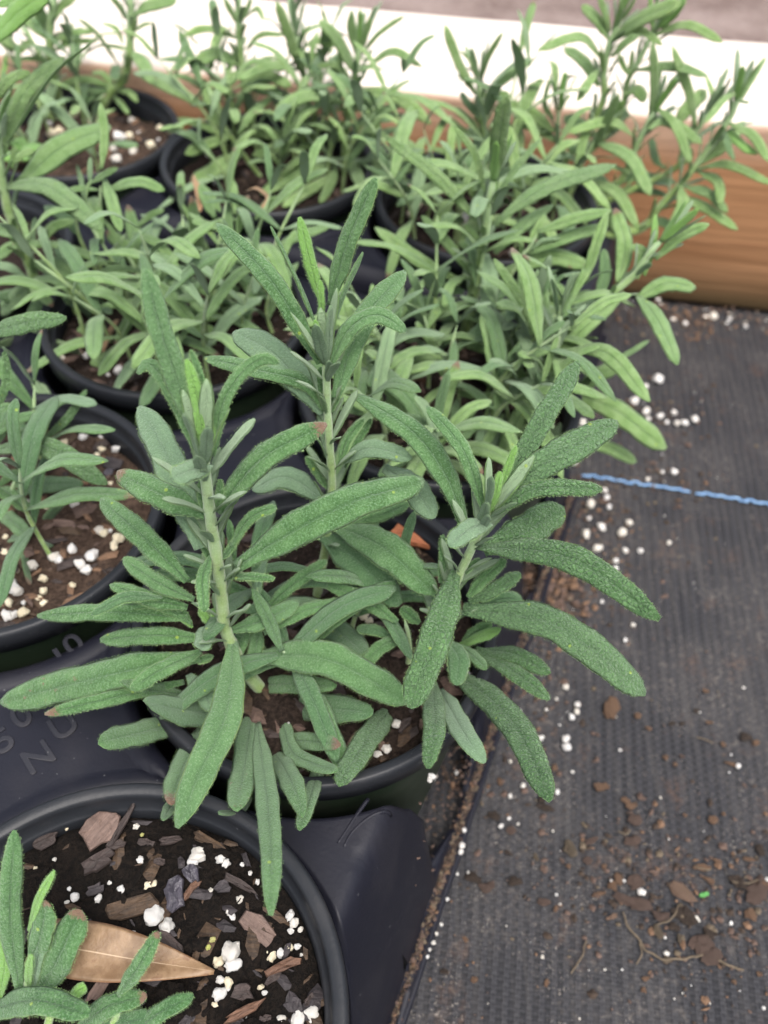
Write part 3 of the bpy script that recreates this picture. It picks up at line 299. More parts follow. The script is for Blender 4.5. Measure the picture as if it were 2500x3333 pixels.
  [2,[[93.9,288.9,145.8],[104.7,292.2,151.2],[117.1,293.8,148.8]],[0.03,-0.61,0.79],6.4,""],
  [2,[[94.2,288.9,146.9],[99.6,275.2,146.3],[106.1,257.5,139.3]],[-0.18,-0.3,0.94],6.9,""],
  [2,[[92.6,291.8,152.8],[94.4,298.1,159.9],[89.4,300.5,161.7]],[0.05,-0.71,0.7],4.4,""],
  [2,[[95.2,291.7,154.4],[96.5,296.5,164.6],[96.2,303.1,173.8]],[0.02,-0.86,0.51],3.0,"y"],
  [2,[[97.4,291.9,161.6],[104.8,293.8,170.6],[114.1,294.8,175.5]],[-0.41,-0.65,0.63],4.4,""],
  [2,[[86.6,294.1,149.2],[88.5,304.6,159.1],[84.2,317.1,167.5]],[0.06,-0.62,0.79],6.9,"b"],
  [2,[[84.9,284.3,114.4],[95.2,288.2,118.0],[107.2,297.8,119.7]],[0.12,-0.53,0.84],2.2,""],
  [7,[[46.5,259.0,112.1],[39.9,261.1,116.2],[33.5,260.8,114.4]],[0.06,-0.58,0.81],3.6,""],
  [7,[[45.7,258.6,109.0],[40.3,247.7,108.9],[35.5,238.4,105.9]],[0.03,-0.16,0.99],4.0,""],
  [7,[[44.5,258.3,108.4],[35.4,251.6,110.6],[28.3,243.8,107.7]],[0.2,-0.27,0.94],3.9,"k"],
  [5,[[27.8,268.4,111.4],[18.7,262.0,116.3],[6.4,245.3,114.4]],[0.37,-0.22,0.9],3.1,""],
  [5,[[27.2,268.4,111.4],[30.1,265.9,112.5],[33.7,264.0,112.8]],[-0.43,-0.37,0.82],2.6,""],
  [5,[[27.5,268.3,108.2],[26.2,259.3,107.9],[24.4,250.1,105.5]],[0.0,-0.15,0.99],3.5,"k"],
  [6,[[-14.2,298.7,102.5],[-1.9,285.5,108.1],[9.8,274.0,109.4]],[-0.56,-0.33,0.76],5.9,"b"],
  [6,[[3.1,302.1,102.6],[7.8,294.4,105.7],[13.0,287.4,107.6]],[-0.66,-0.19,0.73],4.4,"k"],
  [1,[[47.5,271.2,109.5],[40.0,277.9,111.5],[32.1,286.1,109.9]],[-0.31,-0.35,0.88],5.4,"k"],
  [1,[[46.4,268.9,133.2],[49.0,268.0,135.5],[43.6,261.8,133.5]],[0.16,-0.01,0.99],4.4,"k"],
  [0,[[28.9,313.0,128.4],[19.8,315.8,128.2],[12.0,321.8,126.8]],[-0.33,-0.5,0.8],6.2,"k"],
  [0,[[27.8,311.7,98.4],[19.6,303.1,106.3],[14.6,299.6,111.1]],[0.79,-0.32,0.52],6.0,"k"],
  [4,[[51.7,309.3,130.8],[65.2,309.4,134.6],[72.2,307.3,130.4]],[-0.04,-0.61,0.79],6.1,""],
  [4,[[53.3,308.4,128.4],[69.6,309.9,128.4],[85.9,319.0,127.0]],[0.22,-0.56,0.8],5.6,""],
  [4,[[73.4,302.2,128.0],[79.8,307.5,130.8],[90.0,313.2,129.0]],[0.26,-0.47,0.85],4.9,"g"],
  [2,[[80.0,294.0,140.2],[82.6,299.5,148.1],[81.2,307.1,155.6]],[0.08,-0.76,0.64],5.2,"k"],
  [1,[[68.6,266.0,100.3],[69.6,242.7,112.3],[69.8,226.2,120.0]],[-0.4,0.4,0.83],10.8,"k"],
  [1,[[47.6,271.2,101.8],[40.5,251.8,106.4],[36.1,235.7,108.0]],[0.21,0.1,0.97],10.6,"k"]]),
 ("backleft", [-0.182,0.4685,0.102], [[[[-203.6,509.1,98.0],[-203.3,509.1,123.6],[-200.8,509.1,142.0],[-196.9,509.1,155.7],[-190.3,509.1,170.5]],3.2],[[[-187.9,514.1,98.0],[-173.3,514.1,116.1],[-164.6,514.1,123.5],[-158.8,514.1,135.7],[-154.4,514.1,154.5],[-151.1,514.1,172.2]],3.1],[[[-200.8,510.5,98.0],[-211.2,510.5,145.1],[-218.1,510.5,151.1]],1.7],[[[-207.5,506.8,98.0],[-221.7,506.8,131.2],[-222.9,506.8,139.4]],1.7]], [
  [1,[[-157.1,514.1,139.9],[-148.7,504.5,138.2],[-141.8,492.9,131.2]],[-0.02,-0.39,0.92],7.8,""],
  [1,[[-153.1,512.7,126.4],[-131.8,499.5,126.1],[-113.3,492.1,120.3]],[-0.16,-0.54,0.82],6.5,""],
  [1,[[-152.6,514.2,157.7],[-143.9,512.5,164.0],[-126.2,511.2,168.3]],[-0.31,-0.78,0.54],6.7,""],
  [1,[[-160.7,513.7,143.1],[-163.7,517.0,149.8],[-172.3,520.2,151.5]],[0.19,-0.63,0.75],3.0,""],
  [1,[[-166.0,515.1,131.6],[-170.2,503.3,151.3],[-176.3,494.1,163.0]],[0.9,-0.44,0.01],2.8,""],
  [1,[[-157.0,514.3,156.6],[-157.8,508.9,165.3],[-160.4,504.8,170.3]],[0.91,-0.41,-0.06],3.5,""],
  [1,[[-153.6,514.4,149.7],[-147.3,512.8,154.1],[-141.4,512.2,155.8]],[-0.39,-0.77,0.51],2.3,""],
  [1,[[-172.0,514.7,118.6],[-185.6,512.5,123.5],[-201.5,510.7,120.4]],[0.14,-0.73,0.67],4.5,""],
  [1,[[-171.1,513.7,117.2],[-182.2,509.1,118.6],[-197.1,511.6,119.4]],[0.11,-0.71,0.7],3.6,"k"],
  [1,[[-169.1,513.1,117.6],[-160.7,509.0,118.9],[-155.2,504.0,115.6]],[-0.15,-0.42,0.9],4.1,""],
  [1,[[-171.6,513.5,114.7],[-164.7,505.3,112.4],[-160.7,501.4,109.4]],[0.07,-0.35,0.94],3.6,""],
  [1,[[-171.0,514.4,118.7],[-177.8,520.4,123.8],[-185.6,523.3,122.6]],[-0.05,-0.46,0.89],4.1,""],
  [1,[[-176.5,514.9,114.7],[-183.1,506.3,115.4],[-186.8,498.1,111.3]],[0.6,-0.5,0.63],3.1,"k"],
  [1,[[-164.3,514.4,130.2],[-165.7,511.1,132.3],[-164.4,497.2,130.4]],[0.57,0.0,0.82],5.8,"k"],
  [0,[[-200.1,508.9,142.9],[-187.7,507.5,150.1],[-173.1,506.9,151.8]],[-0.25,-0.77,0.58],3.9,""],
  [0,[[-200.6,508.9,147.8],[-204.9,511.4,153.7],[-208.9,511.5,154.7]],[0.35,-0.66,0.67],5.6,"k"],
  [0,[[-196.7,509.2,154.9],[-189.4,509.6,162.8],[-178.9,509.6,168.6]],[-0.29,-0.87,0.4],4.6,""],
  [0,[[-199.3,509.3,151.6],[-199.3,503.1,162.3],[-197.5,500.5,169.2]],[0.82,-0.48,-0.32],7.2,""],
  [0,[[-200.1,509.0,139.7],[-188.4,508.7,144.8],[-173.3,510.6,145.7]],[-0.1,-0.77,0.63],3.7,""],
  [0,[[-201.3,509.2,145.2],[-211.5,514.8,152.3],[-223.2,519.0,151.8]],[-0.02,-0.59,0.81],6.0,""],
  [0,[[-202.4,508.8,133.9],[-208.9,504.1,137.0],[-217.4,501.3,137.3]],[0.45,-0.61,0.65],3.1,""],
  [0,[[-197.0,509.9,139.5],[-192.5,513.8,144.8],[-188.6,520.3,150.7]],[0.18,-0.78,0.59],2.9,""],
  [3,[[-218.3,508.3,139.1],[-220.1,501.9,146.2],[-224.8,496.1,149.6]],[0.92,-0.22,0.32],7.3,""],
  [3,[[-231.8,500.1,122.4],[-228.6,505.1,129.9],[-227.7,511.3,136.2]],[0.06,-0.78,0.62],3.1,"y"],
  [3,[[-221.0,507.4,137.6],[-213.4,509.8,142.8],[-211.8,510.8,143.3]],[-0.04,-0.82,0.57],4.7,""]]),
 ("backmid", [-0.072,0.4446,0.102], [[[[-84.9,488.7,98.0],[-89.5,488.7,137.6],[-89.7,488.7,155.1],[-89.4,488.7,171.6],[-87.5,488.7,183.2]],2.5],[[[-58.6,488.6,98.0],[-55.5,488.6,119.3],[-55.4,488.6,136.2],[-58.4,488.6,154.4],[-59.7,488.6,164.2]],2.3],[[[-32.9,463.4,98.0],[-31.2,463.4,121.8],[-29.2,463.4,141.6],[-26.1,463.4,157.2],[-24.3,463.4,172.0]],2.4],[[[-76.3,453.6,98.0],[-81.7,453.6,105.7],[-90.6,453.6,119.1],[-96.1,453.6,129.6],[-102.0,453.6,148.2]],1.4],[[[-34.9,461.5,98.0],[-39.1,461.5,108.5],[-41.6,461.5,111.9]],1.3]], [
  [0,[[-90.6,488.8,158.1],[-96.9,482.6,166.0],[-100.6,467.3,161.8]],[0.71,-0.21,0.68],3.8,""],
  [0,[[-90.5,488.8,158.9],[-103.9,477.2,167.2],[-114.8,467.8,166.4]],[0.62,-0.49,0.61],3.9,""],
  [0,[[-87.8,489.0,153.1],[-77.7,486.1,162.3],[-64.6,482.0,164.2]],[-0.47,-0.72,0.52],3.0,""],
  [0,[[-89.9,488.9,165.6],[-91.8,484.7,172.9],[-94.7,480.7,180.5]],[0.84,-0.54,-0.02],3.8,""],
  [0,[[-87.8,488.8,167.3],[-83.9,485.9,174.3],[-80.9,484.3,180.0]],[-0.59,-0.81,0.04],2.9,""],
  [0,[[-85.6,489.3,169.4],[-79.0,485.3,175.1],[-74.6,477.8,173.3]],[-0.67,-0.44,0.6],2.9,""],
  [0,[[-90.1,488.6,145.7],[-101.2,480.5,153.8],[-111.4,471.1,152.3]],[0.6,-0.49,0.63],7.6,""],
  [0,[[-89.1,488.9,143.3],[-94.4,476.9,142.2],[-98.2,467.7,138.6]],[0.39,-0.35,0.85],5.5,""],
  [0,[[-88.2,488.6,137.7],[-73.7,482.7,142.5],[-61.5,477.4,140.5]],[-0.34,-0.64,0.69],6.6,""],
  [0,[[-87.7,488.8,145.0],[-76.6,484.2,150.9],[-69.8,483.1,152.6]],[-0.46,-0.69,0.55],2.4,""],
  [0,[[-88.6,489.0,134.3],[-73.9,481.4,135.8],[-67.0,478.1,133.4]],[-0.28,-0.61,0.74],6.6,"k"],
  [3,[[-104.3,452.9,147.6],[-109.4,460.4,155.8],[-118.1,474.6,166.7]],[0.0,-0.66,0.75],4.8,"k"],
  [3,[[-93.8,453.0,123.0],[-101.4,458.9,133.4],[-107.2,469.6,144.9]],[-0.01,-0.8,0.6],7.5,""],
  [3,[[-94.6,452.6,122.7],[-108.6,454.0,127.9],[-121.2,458.5,128.5]],[0.01,-0.68,0.73],3.8,""],
  [3,[[-93.4,453.0,122.5],[-100.1,444.8,123.6],[-113.3,433.5,121.4]],[0.37,-0.43,0.83],6.2,""],
  [3,[[-88.1,453.1,113.5],[-97.4,440.4,112.5],[-111.6,429.2,107.2]],[0.24,-0.46,0.86],9.0,"b"],
  [3,[[-89.2,455.0,122.7],[-81.3,460.2,132.3],[-71.5,469.2,137.8]],[-0.05,-0.7,0.71],4.8,""],
  [1,[[-58.8,488.6,144.9],[-61.7,481.0,163.9],[-67.1,473.9,182.6]],[0.62,-0.77,-0.16],5.9,""],
  [1,[[-59.2,487.9,145.2],[-72.3,476.4,151.0],[-87.9,462.4,148.8]],[0.51,-0.47,0.72],6.0,""],
  [1,[[-56.4,488.8,155.9],[-47.6,484.4,161.4],[-37.5,478.5,161.5]],[-0.51,-0.62,0.6],4.2,""],
  [1,[[-54.7,489.3,146.4],[-48.9,487.6,153.6],[-39.3,485.8,156.7]],[-0.48,-0.74,0.47],2.5,""],
  [1,[[-58.1,488.8,154.3],[-55.9,486.1,162.3],[-51.8,484.1,168.8]],[-0.61,-0.79,0.0],2.6,""],
  [1,[[-58.9,488.8,154.3],[-60.1,490.7,158.9],[-60.7,493.6,163.1]],[0.06,-0.87,0.48],4.0,"k"],
  [1,[[-56.3,488.5,106.5],[-72.5,484.7,110.1],[-89.9,486.7,109.6]],[0.1,-0.68,0.72],6.5,""],
  [1,[[-56.6,488.9,100.4],[-68.0,475.1,107.4],[-82.6,459.1,109.5]],[0.65,-0.36,0.67],7.3,""],
  [2,[[-31.6,463.4,139.1],[-50.3,449.7,147.9],[-65.9,434.6,144.4]],[0.53,-0.5,0.69],6.8,""],
  [2,[[-26.1,463.1,153.6],[-35.0,456.2,172.7],[-43.8,451.5,182.7]],[0.72,-0.67,0.17],6.6,""],
  [2,[[-25.4,463.6,164.7],[-28.3,458.3,178.6],[-28.4,456.5,186.4]],[0.65,-0.75,-0.15],5.7,""],
  [2,[[-24.6,463.6,164.0],[-21.5,459.6,175.0],[-18.9,457.4,183.2]],[-0.57,-0.81,-0.09],4.0,""],
  [2,[[-23.8,463.0,163.5],[-14.7,459.0,175.9],[-2.9,454.8,185.5]],[-0.63,-0.71,0.33],2.8,""],
  [2,[[-23.7,463.1,155.2],[-8.2,455.4,169.0],[7.0,442.9,167.4]],[-0.59,-0.54,0.6],4.1,""],
  [2,[[-27.6,463.2,145.7],[-17.1,447.7,142.8],[-13.2,428.7,130.8]],[-0.06,-0.42,0.91],7.0,""],
  [2,[[-26.8,463.2,146.6],[-3.2,447.8,149.6],[13.3,436.2,142.8]],[-0.3,-0.55,0.78],7.4,""],
  [2,[[-28.4,463.7,147.8],[-36.1,469.7,155.1],[-47.1,472.5,153.5]],[-0.07,-0.65,0.76],4.1,""],
  [2,[[-30.0,463.3,140.0],[-36.0,468.8,148.5],[-36.6,477.7,157.3]],[0.15,-0.73,0.67],6.0,"k"],
  [4,[[-39.1,462.2,110.8],[-46.5,460.9,116.3],[-57.2,458.6,116.3]],[0.34,-0.61,0.72],4.0,""],
  [4,[[-40.8,461.8,111.8],[-38.4,464.1,118.6],[-30.9,464.9,119.9]],[-0.27,-0.74,0.62],3.8,""],
  [4,[[-31.7,464.4,111.0],[-22.9,431.5,115.2],[-16.7,404.2,116.7]],[-0.41,-0.02,0.91],6.5,""],
  [4,[[-37.4,461.7,106.7],[-52.9,446.7,110.0],[-74.1,427.7,104.9]],[0.35,-0.42,0.84],7.7,""],
  [4,[[-34.9,461.9,101.4],[-46.4,437.9,105.3],[-60.8,413.0,106.3]],[0.45,-0.15,0.88],6.5,""],
  [4,[[-37.0,461.8,105.8],[-37.7,443.0,105.7],[-42.2,422.8,104.1]],[0.1,-0.06,0.99],5.4,""],
  [2,[[-32.4,462.8,97.4],[-31.1,444.8,95.3],[-28.8,429.1,90.5]],[0.01,-0.2,0.98],5.6,""],
  [2,[[-27.3,462.9,108.4],[-9.6,436.6,120.0],[6.4,415.9,127.7]],[-0.71,-0.23,0.67],5.4,""],
  [2,[[-25.6,463.7,105.5],[-6.6,423.7,117.6],[-0.2,403.7,120.0]],[-0.56,-0.04,0.83],4.2,""],
  [2,[[-23.0,463.6,103.0],[-1.1,429.1,115.9],[15.6,396.8,120.2]],[-0.61,-0.15,0.78],5.5,""],
  [2,[[-28.2,462.9,120.5],[-10.9,468.6,122.2],[-0.1,476.9,121.5]],[0.28,-0.61,0.74],3.7,"k"],
  [2,[[-28.2,463.1,123.8],[-21.2,470.0,127.7],[-6.3,479.0,124.5]],[0.38,-0.55,0.75],5.1,"k"],
  [1,[[-53.6,488.5,109.8],[-45.7,481.1,118.0],[-36.6,474.3,123.3]],[-0.75,-0.49,0.44],5.7,""],
  [1,[[-55.0,488.5,119.4],[-61.3,483.5,123.0],[-62.2,474.2,119.4]],[0.52,-0.25,0.81],5.1,"k"],
  [2,[[-14.7,463.2,115.9],[-17.3,447.5,117.5],[-22.5,437.3,119.8]],[0.5,-0.02,0.86],4.2,"k"]]),
 ("backright", [0.044,0.413,0.102], [[[[49.7,458.6,98.0],[42.5,458.6,126.3],[39.4,458.6,144.0],[36.3,458.6,157.0]],1.8],[[[74.4,447.5,98.0],[98.0,447.5,147.3],[96.7,447.5,166.8],[96.4,447.5,178.9],[98.6,447.5,190.6],[98.9,447.5,198.5]],2.3],[[[80.8,440.6,98.0],[81.1,440.6,120.4],[79.5,440.6,133.6],[77.6,440.6,144.6],[76.7,440.6,153.0]],1.5],[[[85.4,433.0,98.0],[112.0,433.0,115.9],[117.8,433.0,137.7],[120.7,433.0,150.3],[122.6,433.0,158.7]],2.2],[[[90.0,411.0,98.0],[123.6,411.0,104.6],[131.7,411.0,118.8],[138.8,411.0,131.6],[142.4,411.0,139.7],[147.4,411.0,152.2],[151.8,411.0,165.6],[151.4,411.0,176.1]],2.2],[[[87.0,429.3,98.0],[135.8,429.3,126.7],[140.5,429.3,137.5],[144.6,429.3,149.5],[148.3,429.3,161.7]],2.0],[[[77.4,444.6,98.0],[106.9,444.6,144.3],[108.3,444.6,164.1],[110.8,444.6,172.2],[113.8,444.6,183.5],[115.4,444.6,191.1]],2.0],[[[85.0,433.9,98.0],[91.1,433.9,115.9],[92.7,433.9,127.8],[96.9,433.9,140.9],[99.8,433.9,148.8]],1.6]], [
  [0,[[35.8,458.4,149.4],[25.6,452.4,166.3],[16.7,448.7,184.8]],[0.65,-0.74,0.15],5.4,""],
  [0,[[35.9,458.6,155.5],[31.1,455.2,166.3],[25.4,452.8,172.3]],[0.67,-0.72,0.17],1.8,""],
  [0,[[38.2,458.7,155.6],[39.7,452.8,169.8],[44.8,447.1,183.4]],[-0.73,-0.67,-0.1],3.2,""],
  [0,[[40.0,458.9,147.9],[51.6,465.8,155.6],[65.3,478.8,160.0]],[0.07,-0.58,0.81],5.1,""],
  [0,[[39.7,458.6,136.8],[33.2,464.4,141.2],[29.1,472.7,143.9]],[-0.24,-0.57,0.79],3.7,"k"],
  [0,[[41.3,458.7,129.5],[33.2,464.7,133.8],[26.2,473.4,135.7]],[-0.25,-0.59,0.77],4.1,""],
  [0,[[42.3,458.5,124.7],[32.3,465.6,126.7],[25.3,476.3,127.7]],[-0.39,-0.5,0.77],3.1,""],
  [0,[[33.6,457.2,112.8],[24.5,453.7,120.1],[15.6,451.6,122.5]],[0.51,-0.62,0.59],4.1,""],
  [0,[[40.8,458.6,144.1],[48.3,460.3,148.5],[54.8,461.1,147.7]],[-0.06,-0.69,0.72],4.9,""],
  [0,[[35.8,457.5,116.3],[31.5,451.0,115.8],[28.3,446.9,114.3]],[0.23,-0.34,0.91],4.3,""],
  [1,[[95.1,447.8,172.7],[81.3,443.7,184.4],[60.6,430.8,182.3]],[0.48,-0.64,0.6],4.9,""],
  [1,[[95.7,447.3,160.9],[88.0,458.8,167.7],[78.9,471.4,169.4]],[-0.35,-0.52,0.78],5.9,""],
  [1,[[95.6,447.8,182.5],[89.1,446.5,190.5],[79.4,445.0,197.4]],[0.45,-0.82,0.34],5.6,""],
  [1,[[95.6,447.9,185.6],[91.0,445.7,194.1],[85.8,444.6,202.7]],[0.49,-0.86,0.12],3.3,""],
  [1,[[96.4,447.9,186.3],[96.9,443.2,195.3],[95.8,440.6,202.5]],[0.01,-0.91,-0.41],2.4,""],
  [1,[[97.8,447.6,183.1],[106.3,434.2,197.5],[118.8,424.4,207.3]],[-0.85,-0.42,0.33],7.9,""],
  [1,[[97.9,447.1,181.2],[105.3,438.8,190.6],[115.4,424.7,189.5]],[-0.73,-0.35,0.59],3.6,""],
  [1,[[98.7,447.5,174.7],[105.1,450.8,180.9],[114.9,458.3,184.9]],[-0.05,-0.65,0.76],4.3,""],
  [1,[[99.3,447.2,190.7],[101.3,443.5,198.0],[102.7,441.6,203.8]],[-0.8,-0.59,-0.04],2.3,""],
  [1,[[94.0,447.7,168.7],[88.0,436.9,166.3],[82.8,427.7,161.2]],[0.09,-0.39,0.91],4.6,""],
  [6,[[114.9,444.4,186.1],[125.8,431.5,196.1],[138.8,415.4,195.2]],[-0.69,-0.37,0.62],4.4,""],
  [3,[[120.6,433.4,154.0],[117.1,427.4,171.7],[109.7,421.8,191.7]],[0.42,-0.89,-0.15],4.9,""],
  [6,[[115.9,444.6,189.1],[118.7,439.0,196.4],[123.0,432.5,206.4]],[-0.89,-0.45,0.05],5.9,"y"],
  [6,[[115.2,444.6,187.7],[111.2,441.9,197.0],[108.1,440.7,204.9]],[0.45,-0.89,-0.01],3.0,"y"],
  [6,[[111.2,444.2,170.6],[124.2,429.9,178.7],[137.9,418.6,179.4]],[-0.62,-0.42,0.66],5.0,""],
  [6,[[109.8,444.4,167.2],[104.6,443.3,172.4],[100.7,443.8,178.0]],[0.42,-0.86,0.3],3.0,""],
  [6,[[108.9,444.7,164.9],[109.5,449.2,171.1],[109.8,454.5,176.2]],[-0.07,-0.75,0.66],2.5,""],
  [6,[[108.2,444.5,158.3],[112.5,440.4,163.2],[116.2,431.8,161.1]],[-0.68,-0.28,0.67],6.1,""],
  [2,[[75.8,440.5,149.2],[74.3,443.3,155.5],[73.1,447.1,161.0]],[-0.07,-0.88,0.47],1.5,""],
  [2,[[75.1,440.7,146.8],[68.6,436.2,155.3],[68.5,432.5,168.9]],[0.44,-0.88,-0.19],3.0,""],
  [2,[[77.6,440.6,150.1],[79.2,442.3,154.7],[81.9,443.8,157.6]],[-0.35,-0.77,0.53],1.8,""],
  [2,[[76.2,440.6,140.6],[64.6,447.8,145.4],[53.3,457.9,145.9]],[-0.3,-0.61,0.73],6.8,""],
  [2,[[77.7,440.7,135.1],[68.2,448.4,138.2],[57.9,457.0,136.1]],[-0.41,-0.54,0.73],5.4,""],
  [2,[[81.4,440.7,132.0],[85.8,435.7,135.5],[88.4,428.7,134.2]],[-0.65,-0.26,0.71],4.1,"k"],
  [3,[[122.5,433.1,157.9],[129.4,419.9,156.7],[136.3,400.3,147.1]],[-0.31,-0.41,0.86],4.6,""],
  [3,[[122.6,433.0,158.7],[126.4,435.7,164.4],[128.8,440.1,169.6]],[-0.18,-0.77,0.61],2.7,""],
  [3,[[120.8,432.7,146.7],[128.0,425.4,154.9],[141.1,407.0,153.4]],[-0.64,-0.32,0.7],6.0,""],
  [3,[[116.7,433.4,142.2],[101.7,430.1,151.4],[79.6,420.3,149.3]],[0.36,-0.66,0.66],5.2,""],
  [7,[[97.1,433.5,136.4],[99.0,427.4,151.8],[100.5,422.4,167.9]],[-0.12,-0.94,-0.32],4.7,"r"],
  [7,[[92.2,434.1,126.4],[84.5,432.3,132.2],[77.6,428.9,131.9]],[0.46,-0.65,0.61],3.1,"g"],
  [7,[[97.7,433.6,139.1],[111.3,415.7,141.1],[120.3,395.1,132.6]],[-0.36,-0.36,0.86],7.1,""],
  [7,[[93.0,433.4,118.0],[107.0,412.1,125.1],[115.9,384.7,120.5]],[-0.52,-0.2,0.83],6.0,""],
  [4,[[143.7,410.6,141.5],[154.1,414.6,150.1],[164.8,425.7,156.7]],[-0.07,-0.66,0.75],6.6,""],
  [4,[[144.1,411.0,142.9],[148.6,415.6,149.3],[155.2,420.9,154.3]],[-0.1,-0.7,0.71],3.5,"k"],
  [4,[[143.3,410.5,139.2],[153.3,398.4,148.2],[169.3,379.9,148.9]],[-0.62,-0.3,0.72],4.6,""],
  [4,[[143.5,410.5,138.4],[151.6,399.9,138.9],[152.7,388.8,132.8]],[-0.31,-0.36,0.88],5.1,""],
  [4,[[138.3,411.1,130.7],[138.0,396.7,126.4],[130.9,384.2,118.4]],[0.02,-0.42,0.91],6.7,""],
  [4,[[139.9,410.5,130.2],[149.8,399.6,132.6],[157.6,389.7,128.6]],[-0.39,-0.4,0.83],5.3,""],
  [4,[[138.7,409.4,125.9],[150.5,396.8,126.2],[164.4,387.5,121.3]],[-0.28,-0.51,0.81],5.6,""],
  [4,[[152.2,410.8,168.5],[157.3,416.6,178.1],[163.6,424.7,186.7]],[-0.28,-0.67,0.69],2.8,""],
  [4,[[151.0,410.9,176.0],[142.6,401.5,176.2],[132.6,386.7,172.0]],[0.2,-0.3,0.93],3.2,""],
  [4,[[151.3,411.0,173.3],[152.4,405.2,174.4],[154.4,400.9,175.7]],[-0.77,-0.08,0.63],1.6,""],
  [5,[[149.7,429.9,162.2],[150.0,424.8,171.6],[150.0,421.9,178.5]],[-0.34,-0.85,-0.41],1.3,""],
  [4,[[151.4,410.7,162.1],[159.2,396.8,163.2],[164.9,382.4,158.0]],[-0.44,-0.33,0.83],4.5,""],
  [4,[[151.2,410.6,158.5],[150.9,399.8,156.3],[153.2,392.3,153.1]],[-0.26,-0.3,0.92],3.0,"k"],
  [4,[[152.3,409.8,159.0],[156.7,396.7,158.1],[162.4,391.1,157.2]],[-0.46,-0.33,0.82],4.3,"y"],
  [5,[[143.5,429.9,149.9],[135.1,427.7,167.5],[120.4,426.3,188.6]],[0.41,-0.9,0.16],5.1,""],
  [5,[[134.0,433.4,149.3],[141.0,440.9,156.2],[150.5,451.4,159.8]],[0.08,-0.55,0.83],7.4,""],
  [5,[[146.0,429.1,153.5],[150.3,438.5,161.5],[148.0,451.9,166.9]],[-0.11,-0.5,0.86],2.8,""],
  [5,[[139.1,431.6,148.9],[127.9,428.5,154.3],[118.6,422.8,151.9]],[0.37,-0.64,0.67],3.3,""],
  [5,[[144.8,429.3,148.7],[140.1,449.5,162.3],[133.0,455.2,161.4]],[-0.23,-0.51,0.83],2.4,""],
  [5,[[135.3,429.8,128.9],[130.3,435.8,130.5],[129.9,452.7,133.8]],[-0.26,-0.26,0.93],4.2,"k"],
  [3,[[114.4,433.0,119.4],[124.3,433.8,122.1],[144.4,436.9,118.2]],[0.12,-0.67,0.73],6.3,"k"],
  [3,[[112.2,432.3,114.5],[124.9,432.6,115.9],[142.0,435.8,111.7]],[0.15,-0.69,0.71],4.2,"k"],
  [7,[[91.6,432.7,108.8],[80.1,437.0,111.1],[65.3,448.3,110.4]],[-0.27,-0.55,0.79],6.6,""],
  [7,[[91.2,433.3,111.1],[83.3,435.0,123.4],[73.2,435.2,126.1]],[0.35,-0.79,0.51],7.2,"k"],
  [3,[[109.7,430.4,110.2],[105.1,442.4,115.7],[99.5,447.9,114.2]],[-0.18,-0.32,0.93],7.7,"k"],
  [1,[[97.8,445.8,140.1],[88.8,447.0,142.3],[81.9,451.4,143.1]],[-0.1,-0.67,0.74],6.4,"k"],
  [1,[[98.2,447.0,144.4],[108.8,452.1,147.4],[116.1,453.4,144.0]],[0.25,-0.66,0.7],6.8,"k"],
  [4,[[124.7,410.7,106.5],[132.6,409.1,111.4],[142.8,405.3,109.1]],[-0.27,-0.53,0.8],5.8,"k"],
  [4,[[122.9,411.0,104.5],[112.8,410.5,106.0],[109.8,419.8,110.9]],[0.02,-0.57,0.82],6.7,"b"]])]

LA = math.radians(-19)
UX, VX = Vector((math.cos(LA), math.sin(LA), 0)), Vector((-math.sin(LA), math.cos(LA), 0))
RIM_Z, RIM_R, PITCH_T = 0.116, 0.057, 0.1205
rnd = random.Random(7)

# ------------------------------------------------------------------ helpers
def tag(o, label=None, cat=None, group=None, kind=None):
    if label: o['label'] = label
    if cat: o['category'] = cat
    if group: o['group'] = group
    if kind: o['kind'] = kind
    return o

def empty(name, loc, rz=0.0):
    o = bpy.data.objects.new(name, None); COL.objects.link(o)
    o.location = loc; o.rotation_euler = (0, 0, rz); o.empty_display_size = 0.01
    return o

def link_mesh(name, me, mat, parent=None, loc=(0, 0, 0), smooth=True):
    o = bpy.data.objects.new(name, me); COL.objects.link(o); o.location = loc
    if mat and not me.materials: me.materials.append(mat)
    if parent: o.parent = parent
    if smooth: me.polygons.foreach_set('use_smooth', [True] * len(me.polygons))
    return o

def mesh(name, verts, faces, mat, parent=None, loc=(0, 0, 0), smooth=True):
    me = bpy.data.meshes.new(name); me.from_pydata([tuple(v) for v in verts], [], faces); me.update()
    return link_mesh(name, me, mat, parent, loc, smooth)

def vattr(me, name, data):                                  # per-vertex vector
    a = me.attributes.new(name, 'FLOAT_VECTOR', 'POINT'); a.data.foreach_set('vector', np.asarray(data, dtype=np.float32).ravel())

def lathe(profile, seg=64):
    vs, fs = [], []
    n = len(profile)
    for k in range(seg):
        a = 2 * math.pi * k / seg; c, s = math.cos(a), math.sin(a)
        vs += [(r * c, r * s, z) for r, z in profile]
    for k in range(seg):
        k2 = (k + 1) % seg
        for i in range(n - 1):
            fs.append((k * n + i, k2 * n + i, k2 * n + i + 1, k * n + i + 1))
    return vs, fs

